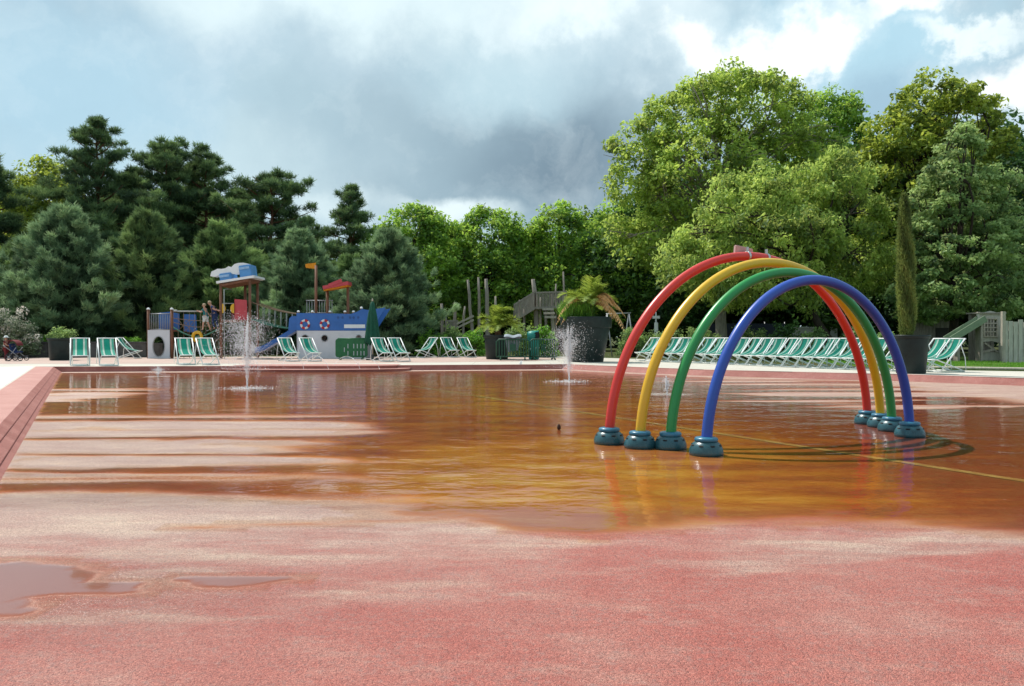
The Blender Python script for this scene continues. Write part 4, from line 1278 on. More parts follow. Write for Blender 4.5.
    t = thing('cypress', 'slim columnar cypress standing in the dark pot on the right', 'tree', (WX(907, D), D, DECK + PL2[2] - .04))
    n = 5200; u = rng.random(n) ** .95; az = rng.random(n) * 2 * math.pi
    r = .205 * np.minimum(1, .62 + u * 2.2) * np.minimum(1, (1.03 - u) * 1.5 + .28) * (.74 + .30 * rng.random(n)) * (1 + .12 * np.sin(az * 3 + u * 17))
    r = np.where(u > .93, r * np.clip((1.0 - u) / .07, .12, 1), r)
    P = np.stack([r * np.cos(az) - .10 * u, r * np.sin(az), u * h], 1)
    Dr = np.stack([np.cos(az) * .35, np.sin(az) * .35, np.ones(n)], 1)
    V, Fc = tufts(rng, P, Dr, .10, 5, .022, .32)
    tn = np.clip(.46 + .28 * np.sin(az * 3 + u * 17) + .2 * (rng.random(n) - .5) - .35 * np.clip((u - .55) * 2, 0, 1), 0, 1)
    np_mesh('crown', V, Fc, 4, LM['cypress'], t, attrs={'tone': np.repeat(np.repeat(tn, 5), 4)})
    mb = MB(); mb.tube([(0, 0, -.05), (-.05, 0, h * .5), (-.1, 0, h * .97)], [.06, .04, .012], 8); mb.build('trunk', BK['grey'], t)

    # grass blades over the lawn
    rng = np.random.default_rng(330); n = 26000
    P = np.stack([rng.uniform(12.5, 26, n), rng.uniform(23.5, 34, n), np.full(n, DECK)], 1)
    ok = (P[:, 1] > 25.4 - (P[:, 0] - 13.5) * .42 + .3) & (fbm(P[:, 0] * .6, P[:, 1] * .6, 9) > .42)
    P = P[ok]; V, Fc = tufts(rng, P, np.tile([0, 0, 1.], (len(P), 1)), .08, 3, .012, .5)
    tag(np_mesh('grass', V, Fc, 4, LM['hedge'], attrs={'tone': np.repeat(rng.random(len(P) * 3), 4)}), 'short sunlit grass in front of the playhouse', 'grass', kind='stuff')


veg()

# ------------------------------------------------------------------ playground at D = 38
PD = 38.0; PK = PD / F
def px_(x): return WX(x, PD)
def pz_(y): return WZ(y, PD) - DECK


def circle(cx, cz, rx, rz=None, n=28):
    rz = rz or rx
    return [(cx + rx * math.cos(2 * math.pi * k / n), cz + rz * math.sin(2 * math.pi * k / n)) for k in range(n)]


def ship():
    x0 = px_(335); t = thing('playground_ship', 'blue and white playground ship with portholes, lifebuoys, slide and orange flag', 'play structure', (x0, PD + .7, DECK))
    X = lambda p: px_(p) - x0
    def side_y(y): return Matrix.Translation((0, y, 0))
    up = [(X(297), pz_(330.5)), (X(371), pz_(330.5)), (X(374), pz_(326)), (X(386), pz_(307.5)), (X(379), pz_(308.5)), (X(368), pz_(310)), (X(362), pz_(309)), (X(357), pz_(312)), (X(351), pz_(314)), (X(335), pz_(313.5)), (X(297), pz_(313))]
    lo = [(X(298), 0.), (X(366), 0.), (X(369), pz_(330.7)), (X(298), pz_(330.7))]
    holes = [circle(X(305.5), pz_(338.2), 3.4 * PK), circle(X(325), pz_(338.2), 3.2 * PK), circle(X(359), pz_(337.5), 2.6 * PK)]
    for y, vis in ((-.75, 1), (.75, 0)):
        a = MB(); a.prism(up, .06, side_y(y)); a.build('hull_upper', M['hull_blue'], t)
        b = MB(); b.prism(lo, .05, side_y(y), holes); b.build('hull_lower', M['hull_white'], t)
    b = MB(); b.box((X(297.5), 0, pz_(335)), (.05, 1.45, 1.9)); b.build('stern_panel', M['hull_white'], t)
    d = MB(); d.box(((X(298) + X(370)) / 2, 0, pz_(330)), (X(370) - X(298), 1.44, .06)); d.build('deck', M['wood_brown'], t)
    st = MB(); st.box((X(355), -.787, pz_(326.3)), (21 * PK, .012, 3.6 * PK), None, .004); st.build('name_board', M['white'], t)
    for p in (338.5, 343, 350.5, 354, 358.5):     # faded painted signs above the board
        q = MB(); q.prism(circle(0, 0, .055, .065, 12), .008, Matrix.Translation((X(p), -.785, pz_(317.6)))); q.build('faded_mark', pm('faded_navy', (.03, .09, .28), .6), t)
    for p in (305.6, 325.2):
        tor = MB(); c = Vector((X(p), -.80, pz_(324.3))); R = 3.9 * PK; r = .055; n = 32
        pts = [c + Vector((R * math.cos(2 * math.pi * k / n), 0, R * math.sin(2 * math.pi * k / n))) for k in range(n)]
        for k in range(n):
            tor.cur = 1 if (k // 4) % 2 else 0
            j = (k + 1) % n; tor.tube([pts[k], pts[j] + (pts[j] - pts[k]) * .06], r, 8)
        tor.build('lifebuoy', [M['white'], M['buoy_red']], t)
    # portholes' rims
    for p, r in ((305.5, 3.4), (325, 3.2), (359, 2.6)):
        ri = MB(); c = Vector((X(p), -.785, pz_(338.2 if r > 3 else 337.5))); n = 24
        ri.tube([c + Vector((r * PK * math.cos(2 * math.pi * k / n), 0, r * PK * math.sin(2 * math.pi * k / n))) for k in range(n)], .02, 6, True); ri.build('porthole_rim', M['grey_metal'], t)
    # deck posts with pale caps
    for p in (298.5, 312.5, 330, 345, 353.5, 361.5):
        top = 312.3 if p < 360 else 308.6
        po = MB(); po.tube([(X(p), -.70, 0), (X(p), -.70, pz_(top))], .05, 10); po = po.build('post', M['wood_brown'], t)
        cp = MB(); cp.lathe([(.07, 0), (.075, .03), (.05, .075), (.01, .09)], 12, (X(p), -.70, pz_(top))); cp.build('cap', M['white'], po)
    # rail with bars behind
    rl = MB()
    for k in range(11):
        xx = X(300) + (X(326) - X(300)) * k / 10
        rl.tube([(xx, .6, pz_(330)), (xx, .6, pz_(299.5))], .016, 6)
    for y in (299.3, 312): rl.tube([(X(300) - .05, .6, pz_(y)), (X(326) + .05, .6, pz_(y))], .025, 6)
    rl.build('bar_railing', M['grey_metal'], t)
    ms = MB(); ms.tube([(X(312), .1, 0), (X(312), .1, pz_(264))], [.075, .065], 12); ms = ms.build('mast', M['wood_brown'], t)
    fl = MB(); n = 8; vs = []
    for k in range(n + 1):
        u = k / n; xx = X(312) - u * 10.8 * PK; wv = .05 * math.sin(u * 6)
        vs += [(xx, .1 + wv, pz_(261.0 + 1.6 * u)), (xx, .1 + wv, pz_(267.5 - 1.0 * u - (1.2 if k == n else 0)))]
    fl.add(vs, [(2 * k, 2 * k + 1, 2 * k + 3, 2 * k + 2) for k in range(n)], True); fl.build('flag', M['orange'], ms)
    for p, ty in ((324, 287), (345, 284)):
        po = MB(); po.tube([(X(p), .0, 0), (X(p), .0, pz_(ty))], .07, 10); po.build('gate_post', M['wood_brown'], t)
    rf = MB(); a = Vector((X(321.5), 0, pz_(287.3))); b = Vector((X(347), 0, pz_(282.6)))
    rf.beam(a, b, .9, .17); rf.beam(a + Vector((.3, -.46, .1)), b + Vector((-.3, -.46, .13)), .05, .16); rf.build('gate_roof', M['panel_red'], t)
    rb = MB(); rb.beam(a + Vector((.02, 0, -.12)), b + Vector((-.02, 0, -.12)), .7, .06); rb.build('roof_edge', M['orange'], t)
    # slide
    sh = MB(); sh.prism([(X(288), pz_(330)), (X(298), pz_(330)), (X(298), pz_(316)), (X(291.5), pz_(316)), (X(289), pz_(318.5))], .06, side_y(-.62))
    sh.build('slide_hood', M['hull_blue'], t); sh = MB()
    sh.prism([(X(288), pz_(330)), (X(298), pz_(330)), (X(298), pz_(316)), (X(291.5), pz_(316)), (X(289), pz_(318.5))], .06, side_y(.0)); sh.build('slide_hood', M['hull_blue'], t)
    ch = MB(); n = 14; L = []
    for k in range(n + 1):
        u = k / n; xx = X(297) + (X(254) - X(297)) * u
        zz = pz_(329.5) + (pz_(354.5) - pz_(329.5)) * (u * .9 + .1 * math.sin(u * math.pi / 2)) + (.10 * max(0, u - .8) / .2)
        L.append((xx, zz))
    sec = [(-.62, .20), (-.60, .22), (-.56, .03), (-.06, .03), (-.02, .22), (0, .20), (-.02, -.02), (-.6, -.02)]
    vs = []; m = len(sec)
    for xx, zz in L: vs += [(xx, y, zz + dz) for y, dz in sec]
    ch.add(vs, [(k * m + j, k * m + (j + 1) % m, (k + 1) * m + (j + 1) % m, (k + 1) * m + j) for k in range(n) for j in range(m)] + [tuple(range(m)), tuple(n * m + j for j in range(m))])
    ch.build('slide', M['hull_blue'], t)


ship()


def tower():
    x0 = px_(236); t = thing('play_tower', 'brown post play tower with red panels and a blue roof under a white cloud', 'play structure', (x0, PD + .7, DECK))
    X = lambda p: px_(p) - x0
    for p, y, ty in ((221, -.7, 283), (250, -.7, 279), (235.5, .7, 281), (248, .75, 279)):
        po = MB(); po.tube([(X(p), y, -.02), (X(p), y, pz_(ty))], .07, 10); po.build('post', M['wood_brown'], t)
    a = Vector((X(217.5), 0, pz_(282.6))); b = Vector((X(255), 0, pz_(276.6)))
    r = MB(); r.beam(a, b, 1.7, .11); r.build('roof_slab', M['white'], t)
    r = MB(); r.beam(a + Vector((.12, 0, -.14)), b + Vector((-.2, 0, -.15)), 1.5, .10); r.build('roof_beam', M['wood_brown'], t)
    for pl, pr, yt, yb in ((219.5, 231.5, 273, 281.4), (239.3, 251.3, 265, 278)):
        s = MB(); s.box(((X(pl) + X(pr)) / 2, -.25, (pz_(yt) + pz_(yb)) / 2), ((pr - pl) * PK, .9, (yb - yt) * PK), Matrix.Rotation(rad(-8), 3, 'Y'), .03); q = s.build('roof_box', M['sky_blue'], t)
        s = MB(); s.box(((X(pl) + X(pr)) / 2 - .04, -.73, pz_(yt + 3)), ((pr - pl - 2) * PK, .03, 2.4 * PK), Matrix.Rotation(rad(-8), 3, 'Y'), .008); s.build('light_band', pm('pale_blue_band', (.30, .48, .72), .5), q)
    cl = [(209.8, 276), (211, 271.5), (214, 270.2), (217, 268.6), (221, 268.8), (225, 268.2), (228, 266.2), (231, 267), (234, 264), (238, 262.8), (243, 262.6), (248, 263.6), (249, 265.6), (244, 267), (241, 271), (238, 273.5), (233, 274), (229, 272.6), (224, 274.5), (219, 275.2), (214, 276.8)]
    c = MB(); c.prism([(X(p), pz_(y)) for p, y in cl], .35, Matrix.Translation((0, -.45, 0)))
    c.build('cloud', M['white'], t)
    f = MB(); f.box((X(235.5), 0, pz_(321)), (30 * PK, 1.5, .08)); f.build('platform', M['wood_brown'], t)
    s = MB(); s.prism([(X(222), pz_(321)), (X(234.6), pz_(321)), (X(234.6), pz_(303.5)), (X(222), pz_(303.5))], .04, Matrix.Translation((0, .6, 0))); s.build('panel', M['panel_dark_red'], t)
    s = MB(); s.prism([(X(234.2), pz_(321)), (X(247), pz_(320.5)), (X(246.5), pz_(300)), (X(234.2), pz_(299))], .05, Matrix.Translation((0, -.62, 0))); s.build('panel', M['panel_red'], t)
    for p, sg in ((221.9, 1), (234.2, -1)):
        s = MB(); n = 16
        s.prism([(X(p) + sg * 3.7 * PK * math.sin(math.pi * k / n), pz_(308.5) + 4.8 * PK * math.cos(math.pi * k / n)) for k in range(n + 1)], .05, Matrix.Translation((0, -.70, 0))); s.build('half_disc', M['yellow'], t)
    s = MB(); s.tube([(X(227.3), -1.1, -.02), (X(227.3), -1.1, pz_(290)), (X(227.3), -.6, pz_(288.8)), (X(227.3), 0, pz_(288.8))], .022, 8)
    s.tube([(X(222), -.7, pz_(303.4)), (X(234), -.7, pz_(303.4))], .02, 6); s.build('fire_pole', M['rope_steel'], t)


tower()


def bridge():
    x0 = px_(273); t = thing('rope_bridge', 'sagging rope bridge between the play tower and the ship', 'rope bridge', (x0, PD + .7, DECK))
    X = lambda p: px_(p) - x0; n = 16
    def line(y0, y1, sag, yy): return [(X(250.5 + 46.5 * k / n), yy, pz_(y0 + (y1 - y0) * k / n + sag * math.sin(math.pi * k / n))) for k in range(n + 1)]
    for yy in (-.55, .55):
        s = MB(); top = line(302, 314, 1.6, yy); low = line(319, 329, 2.2, yy)
        s.tube(top, .03, 6); s.build('hand_rope', M['rope'], t)
        s = MB(); s.tube(low, .03, 6)
        s.build('foot_rope', M['rope_green'], t)
        s = MB()
        for k in range(2, n, 2): s.tube([top[k], low[k]], .014, 5)
        s.build('hanger', M['rope_steel'], t)
    s = MB(); low = line(319, 329, 2.2, 0)
    for k in range(1, n * 2):
        p = Vector(low[k // 2]).lerp(Vector(low[min(n, k // 2 + 1)]), .5 * (k % 2)); s.box(p, (.11, 1.15, .04))
    s.build('planks', M['rope_green'], t)


bridge()


def crawl_and_net():
    x0 = px_(158); t = thing('crawl_tower', 'white play panel with an oval hole under a barred blue balcony', 'play structure', (x0, PD + .7, DECK))
    X = lambda p: px_(p) - x0
    s = MB(); s.prism([(X(147), 0), (X(169), 0), (X(169), pz_(330)), (X(147), pz_(330))], .06, Matrix.Translation((0, -.6, 0)), [circle(X(158), pz_(346.5), 5.9 * PK, 10.2 * PK, 36)]); s.build('hole_panel', M['hull_white'], t)
    s = MB(); n = 36; s.tube([(X(158) + 5.9 * PK * math.cos(2 * math.pi * k / n), -.635, pz_(346.5) + 10.2 * PK * math.sin(2 * math.pi * k / n)) for k in range(n)], .02, 6, True); s.build('hole_rim', M['grey_metal'], t)
    s = MB(); s.prism([(X(147.5), pz_(330)), (X(168.5), pz_(330)), (X(168.5), pz_(313)), (X(158), pz_(311)), (X(147.5), pz_(312))], .05, Matrix.Translation((0, .55, 0))); s.build('back_panel', M['hull_blue'], t)
    s = MB(); s.box((X(158), 0, pz_(330.5)), (22 * PK, 1.2, .08)); s.build('floor', M['wood_brown'], t)
    s = MB()
    for k in range(12): xx = X(148.5) + (X(168) - X(148.5)) * k / 11; s.tube([(xx, -.55, pz_(329.5)), (xx, -.55, pz_(314))], .014, 6)
    for y in (313.6, 329.5): s.tube([(X(147), -.55, pz_(y)), (X(169), -.55, pz_(y))], .024, 6)
    s.build('bar_railing', M['grey_metal'], t)
    for p, y in ((147, -.55), (170.5, -.55), (141, .1), (165, .1)):
        po = MB(); po.tube([(X(p), y, -.02), (X(p), y, pz_(309.5))], .065, 10); po = po.build('post', M['wood_brown'], t)
        cp = MB(); cp.lathe([(.08, 0), (.085, .03), (.05, .08), (.01, .09)], 12, (X(p), y, pz_(309.5))); cp.build('cap', M['white'], po)
    # net
    x1 = px_(196); t2 = thing('climbing_net', 'rope climbing net with yellow ring between crawl tower and play tower', 'climbing net', (x1, PD + .7, DECK))
    X2 = lambda p: px_(p) - x1
    s = MB(); s.tube([(X2(172), -.5, pz_(311.2)), (X2(203), -.5, pz_(311.2))], .03, 8); s.ball((X2(173.5), -.5, pz_(310.6)), (.14, .08, .05)); s.build('top_bar', M['rope_steel'], t2)
    s = MB(); s.prism([(X2(174.5), pz_(331)), (X2(188), pz_(333)), (X2(187), pz_(314)), (X2(175), pz_(313.5))], .04, Matrix.Translation((0, .4, 0))); s.build('blue_panel', M['hull_blue'], t2)
    s = MB(); n = 18
    def sag(y0, y1, dp, p0=171, p1=221): return [(X2(p0 + (p1 - p0) * k / n), -.5, pz_(y0 + (y1 - y0) * k / n + dp * math.sin(math.pi * k / n))) for k in range(n + 1)]
    rows = [sag(318, 319, 2), sag(322, 322, 5), sag(327, 326, 10), sag(337, 339, 3), sag(347, 348, 2)]
    for r_, m in zip(rows, (0, 1, 2, 3, 4)): s.tube(r_, .017, 6)
    for k in range(2, n - 1, 2):
        s.tube([(rows[0][k][0], -.5, pz_(312)), rows[2][k], rows[4][k], (rows[4][k][0], -.5, .02)], .012, 5)
    for a, b in ((2, 6), (6, 2), (4, 8), (8, 4)): s.tube([rows[0][a], rows[2][b]], .012, 5)
    s.build('ropes', M['rope'], t2)
    s = MB(); s.tube(sag(327, 326, 10), .030, 6); s.build('foot_rope', M['rope_green'], t2)
    s = MB(); n = 24; s.tube([(X2(196) + 4.3 * PK * math.cos(2 * math.pi * k / n), -.55, pz_(336.6) + 4.3 * PK * math.sin(2 * math.pi * k / n)) for k in range(n)], .075, 10, True); s.build('ring', M['yellow'], t2)


crawl_and_net()

# ------------------------------------------------------------------ people
def skin(verts, edges, radii, sub=1):
    me = bpy.data.meshes.new('tmp'); me.from_pydata(verts, edges, []); o = bpy.data.objects.new('tmp', me); COL.objects.link(o)
    md = o.modifiers.new('s', 'SKIN'); md.use_smooth_shade = True
    for i, v in enumerate(me.skin_vertices[0].data):
        v.radius = (radii[i], radii[i]) if not isinstance(radii[i], tuple) else radii[i]; v.use_root = (i == 0)
    sb = o.modifiers.new('b', 'SUBSURF'); sb.levels = sub; sb.render_levels = sub
    dg = bpy.context.evaluated_depsgraph_get(); dg.update()
    ev = o.evaluated_get(dg); m2 = ev.to_mesh(); vs = [v.co.copy() for v in m2.vertices]; fs = [list(p.vertices) for p in m2.polygons]
    ev.to_mesh_clear(); bpy.data.objects.remove(o); bpy.data.meshes.remove(me)
    return vs, fs


def person(label, loc, rz, H, J, top, bottom, hairm, hat=None, long_bottom=False, extra=None):
    """J: joints at unit height (feet at z 0, crown at 1) facing -y"""
    t = thing('person', label, 'person', loc, rz)
    P = {k: Vector(v) * H for k, v in J.items()}
    def sk(names, edges, rr, grow=1.0):
        ix = {n: i for i, n in enumerate(names)}
        return skin([tuple(P[n]) for n in names], [(ix[a], ix[b]) for a, b in edges], [(r * H * grow if not isinstance(r, tuple) else (r[0] * H * grow, r[1] * H * grow)) for r in rr])
    names = ['pelvis', 'waist', 'chest', 'neck', 'head0', 'head', 'crown', 'shL', 'elL', 'wrL', 'shR', 'elR', 'wrR', 'hipL', 'knL', 'anL', 'toL', 'hipR', 'knR', 'anR', 'toR']
    edges = [('pelvis', 'waist'), ('waist', 'chest'), ('chest', 'neck'), ('neck', 'head0'), ('head0', 'head'), ('head', 'crown'), ('chest', 'shL'), ('shL', 'elL'), ('elL', 'wrL'), ('chest', 'shR'), ('shR', 'elR'), ('elR', 'wrR'), ('pelvis', 'hipL'), ('hipL', 'knL'), ('knL', 'anL'), ('anL', 'toL'), ('pelvis', 'hipR'), ('hipR', 'knR'), ('knR', 'anR'), ('anR', 'toR')]
    rr = [.075, .066, .078, .034, .045, .060, .036, .036, .025, .018, .036, .025, .018, .052, .034, .024, .018, .052, .034, .024, .018]
    mb = MB(); v, f = sk(names, edges, rr); mb.add(v, f, True)
    # hands with five fingers
    for s in ('L', 'R'):
        d = (P['wr' + s] - P['el' + s]).normalized(); w = P['wr' + s]; sd = d.orthogonal().normalized(); nn = d.cross(sd)
        mb.ball(w + d * .035 * H, (.022 * H, .018 * H, .026 * H), 8, 6)
        for q in range(5):
            o = (q - 2) * .010 * H; b = w + d * .045 * H + sd * o; l = (.030, .042, .046, .042, .033)[q] * H
            if q == 0: b = w + d * .02 * H - sd * .02 * H; dd = (d * .6 - sd * .8).normalized()
            else: dd = d
            mb.tube([b, b + dd * l * .55, b + dd * l * .85 + nn * l * .35], [.0062 * H, .0056 * H, .0045 * H], 6)
    # nose, ears
    fd = Vector(J.get('face', (0, -1, 0))).normalized(); hd = P['head']; rt = fd.cross(Vector((0, 0, 1))).normalized()
    mb.ball(hd + fd * .060 * H - Vector((0, 0, .006 * H)), (.010 * H, .012 * H, .014 * H), 6, 5)
    for s in (-1, 1): mb.ball(hd + rt * s * .058 * H, (.008 * H, .012 * H, .017 * H), 6, 5)
    body = mb.build('body', M['skin'], t)
    e = MB()
    for s in (-1, 1): e.ball(hd + fd * .054 * H + rt * s * .022 * H + Vector((0, 0, .008 * H)), .006 * H, 6, 5)
    e.ball(hd + fd * .052 * H - Vector((0, 0, .030 * H)), (.016 * H, .006 * H, .004 * H), 6, 4)
    e.build('eyes_and_mouth', M['eye'], t)
    P['uaL'] = P['shL'].lerp(P['elL'], .62); P['uaR'] = P['shR'].lerp(P['elR'], .62)
    c = MB(); v, f = sk(['waist', 'pelvis', 'chest', 'nk', 'shL', 'uaL', 'shR', 'uaR'] if 'nk' in P else ['waist', 'pelvis', 'chest', 'shL', 'uaL', 'shR', 'uaR'], [('waist', 'pelvis'), ('waist', 'chest'), ('chest', 'shL'), ('shL', 'uaL'), ('chest', 'shR'), ('shR', 'uaR')], [.074, .078, .085, .043, .037, .043, .037]); c.add(v, f, True); c.build('shirt', top, t)
    u = .94 if long_bottom else .72
    ks = []
    for s in ('L', 'R'):
        if long_bottom: P['mk' + s] = P['knL' if s == 'L' else 'knR']; P['me' + s] = P['kn' + s].lerp(P['an' + s], .93)
        else: P['mk' + s] = P['hip' + s].lerp(P['kn' + s], .45); P['me' + s] = P['hip' + s].lerp(P['kn' + s], .82)
    c = MB(); v, f = sk(['pelvis', 'hipL', 'mkL', 'meL', 'hipR', 'mkR', 'meR'], [('pelvis', 'hipL'), ('hipL', 'mkL'), ('mkL', 'meL'), ('pelvis', 'hipR'), ('hipR', 'mkR'), ('mkR', 'meR')], [.083, .062, .05 if not long_bottom else .042, .048 if not long_bottom else .032, .062, .05 if not long_bottom else .042, .048 if not long_bottom else .032]); c.add(v, f, True); c.build('trousers' if long_bottom else 'shorts', bottom, t)
    for s in ('L', 'R'):
        b = MB(); d = P['to' + s] - P['an' + s]; d.z = 0; v, f = skin([tuple(P['an' + s] + Vector((0, 0, -.012 * H))), tuple(P['to' + s])], [(0, 1)], [.026 * H, .022 * H]); b.add(v, f, True); b.build('shoe', M['rubber'], t)
    hh = MB(); hh.ball(P['head'].lerp(P['crown'], .45) - fd * .012 * H, (.064 * H, .068 * H, .056 * H), 12, 8); hh.build('hair', hairm, t)
    if hat:
        k = MB(); cc = P['crown']; k.lathe([(.115 * H, -.035 * H), (.112 * H, -.028 * H), (.072 * H, -.02 * H), (.066 * H, .02 * H), (.04 * H, .04 * H), (.005, .044 * H)], 18, cc); k.build('hat', hat, t)
    return t


def people():
    # youngster stepping along the rope, one hand on the bar (facing left)
    J = dict(pelvis=(0, 0, .50), waist=(-.005, 0, .60), chest=(-.02, 0, .74), neck=(-.035, 0, .84), head0=(-.045, 0, .875), head=(-.055, 0, .925), crown=(-.055, 0, .975),
             shL=(-.03, -.105, .79), elL=(-.11, -.13, .68), wrL=(-.21, -.10, .715), shR=(-.02, .105, .79), elR=(.03, .13, .65), wrR=(.10, .12, .58),
             hipL=(0, -.055, .48), knL=(-.06, -.06, .27), anL=(-.075, -.05, .06), toL=(-.15, -.05, .025), hipR=(0, .055, .48), knR=(.085, .06, .27), anR=(.16, .05, .075), toR=(.10, .05, .03), face=(-1, -.25, -.05))
    zf = pz_(331.2) + DECK
    person('child in teal shirt and pale shorts stepping along the climbing net rope', (px_(209.5), PD - .5, zf), 0, 1.30, J, M['shirt_teal'], M['shorts_pale'], M['hair_fair'])
    # second climber in navy leaning on the tower post behind
    J2 = dict(pelvis=(.06, 0, .50), waist=(.03, 0, .60), chest=(-.02, 0, .73), neck=(-.07, 0, .82), head0=(-.09, 0, .85), head=(-.12, 0, .90), crown=(-.13, 0, .95),
              shL=(-.02, -.115, .78), elL=(.09, -.15, .68), wrL=(.19, -.10, .66), shR=(-.02, .115, .78), elR=(.09, .15, .66), wrR=(.19, .09, .62),
              hipL=(.06, -.055, .48), knL=(.01, -.06, .27), anL=(.07, -.05, .06), toL=(.0, -.05, .025), hipR=(.06, .055, .48), knR=(.10, .06, .27), anR=(.15, .05, .06), toR=(.09, .05, .03), face=(-1, -.2, -.1))
    person('person in navy clothes leaning forward against the tower post behind the child', (px_(213.5), PD - .05, pz_(330) + DECK), 0, 1.42, J2, M['navy_cloth'], M['navy_cloth'], M['hair_fair'], None, True)
    # child in a white hat by a pushchair on the far left
    J3 = dict(pelvis=(0, 0, .48), waist=(.0, -.01, .58), chest=(.01, -.03, .72), neck=(.02, -.05, .81), head0=(.03, -.055, .85), head=(.04, -.06, .905), crown=(.04, -.06, .965),
              shL=(.01, -.13, .765), elL=(.11, -.15, .63), wrL=(.22, -.11, .60), shR=(.01, .10, .765), elR=(.10, .11, .63), wrR=(.21, .08, .60),
              hipL=(0, -.055, .46), knL=(.03, -.06, .26), anL=(-.01, -.05, .05), toL=(.06, -.05, .02), hipR=(0, .055, .46), knR=(-.02, .06, .26), anR=(-.08, .05, .06), toR=(-.02, .05, .02), face=(1, -.3, -.1))
    D = 34.3
    person('child in maroon clothes and white sun hat behind a pushchair at the left edge', (WX(6, D), D, DECK + .004), 0, 1.08, J3, M['maroon'], M['maroon'], M['hair_dark'], M['hat_white'], True)
    t = thing('pushchair', 'dark pushchair with maroon hood in front of the child in a white hat', 'pushchair', (WX(17, D), D, DECK + .008))
    for x in (-.22, .27):
        for y in (-.22, .22):
            w = MB(); r = .16 if x < 0 else .12; c = Vector((x, y, r)); n = 20
            w.tube([c + Vector((r * .86 * math.cos(2 * math.pi * k / n), 0, r * .86 * math.sin(2 * math.pi * k / n))) for k in range(n)], r * .14, 8, True)
            w = w.build('wheel', M['rubber'], t)
            h = MB(); h.tube([c - Vector((0, .025, 0)), c + Vector((0, .025, 0))], r * .3, 10)
            for k in range(5): a = k * 2 * math.pi / 5; h.tube([c, c + Vector((r * .8 * math.cos(a), 0, r * .8 * math.sin(a)))], .008, 5)
            h.build('hub', M['grey_metal'], w)
    fr = MB()
    for y in (-.22, .22): fr.tube([(-.45, y, .66), (-.22, y, .5), (.27, y, .12)], .014, 6); fr.tube([(-.22, y, .16), (.1, y, .58)], .014, 6)
    fr.tube([(-.45, -.22, .66), (-.45, .22, .66)], .018, 6); fr.build('frame', M['grey_metal'], t)
    st = MB(); st.box((-.02, 0, .36), (.34, .40, .06), Matrix.Rotation(rad(-10), 3, 'Y'), .02); st.box((-.17, 0, .55), (.06, .40, .40), Matrix.Rotation(rad(-18), 3, 'Y'), .02); st.build('seat', M['navy_cloth'], t)
    hd = MB(); vs = []; n = 8
    for k in range(n + 1):
        a = rad(10 + 120 * k / n)
        vs += [(-.16 + .30 * math.cos(a), -.23, .60 + .30 * math.sin(a)), (-.16 + .30 * math.cos(a), .23, .60 + .30 * math.sin(a))]
    hd.add(vs, [(2 * k, 2 * k + 1, 2 * k + 3, 2 * k + 2) for k in range(n)], True); hd.build('hood', M['maroon'], t)


people()

# ------------------------------------------------------------------ barriers, parasol, bin, cloth
def barrier_solid():
    D = 35.7; k = D / F; t = thing('barrier', 'solid green plastic barrier with small slots in front of the ship', 'barrier', (WX(351.5, D), D, DECK), 0, 'green plastic barriers')
    w = 32 * k / 2; z0 = .12; z1 = 21.3 * k; r = .12
    out = []
    for cx, cz, a0 in ((w - r, z1 - r, 0), (-w + r, z1 - r, 90), (-w + r, z0 + r, 180), (w - r, z0 + r, 270)):
        for q in range(6): a = rad(a0 + 18 * q); out.append((cx + r * math.cos(a), cz + r * math.sin(a)))
    hl = []
    for cx in (-.32, -.16, .1, .26, .42, .56):
        for cz in ((.62, .30) if cx > -.2 else (.46,)): hl.append([(cx - .022, cz - .10), (cx + .022, cz - .10), (cx + .022, cz + .10), (cx - .022, cz + .10)])
    mb = MB(); mb.prism(out, .05, None, hl); mb.tube([(-w + .1, 0, z1), (w - .1, 0, z1)], .035, 8); mb.build('panel', M['barrier'], t)
    for x in (-w * .7, w * .7):
        f = MB(); f.box((x, 0, .06), (.07, .5, .09), None, .02); f.box((x, 0, .14), (.06, .1, .12)); f.build('foot', M['barrier'], t)


def barrier_picket(px0, px1, D, rz, label):
    k = D / F; t = thing('barrier', label, 'barrier', (WX((px0 + px1) / 2, D), D, DECK), rad(rz), 'green plastic barriers')
    w = (px1 - px0) * k / 2 / math.cos(rad(rz)); z1 = .92
    mb = MB()
    n = 12
    mb.tube([(-w, 0, .16), (-w, 0, z1 - .1), (-w + .1, 0, z1), (w - .1, 0, z1), (w, 0, z1 - .1), (w, 0, .16), (-w, 0, .16)], .032, 8)
    for q in range(1, n): x = -w + 2 * w * q / n; mb.box((x, 0, (z1 + .16) / 2), (.042, .03, z1 - .16))
    mb.box((0, -.022, .56), (.24, .012, .3), None, .01); mb.build('panel', M['barrier_dark'], t)
    for x in (-w * .75, w * .75):
        f = MB(); f.beam((x, -.28, .03), (x, 0, .16), .06, .05); f.beam((x, .28, .03), (x, 0, .16), .06, .05); f.build('foot', M['barrier_dark'], t)
    return t


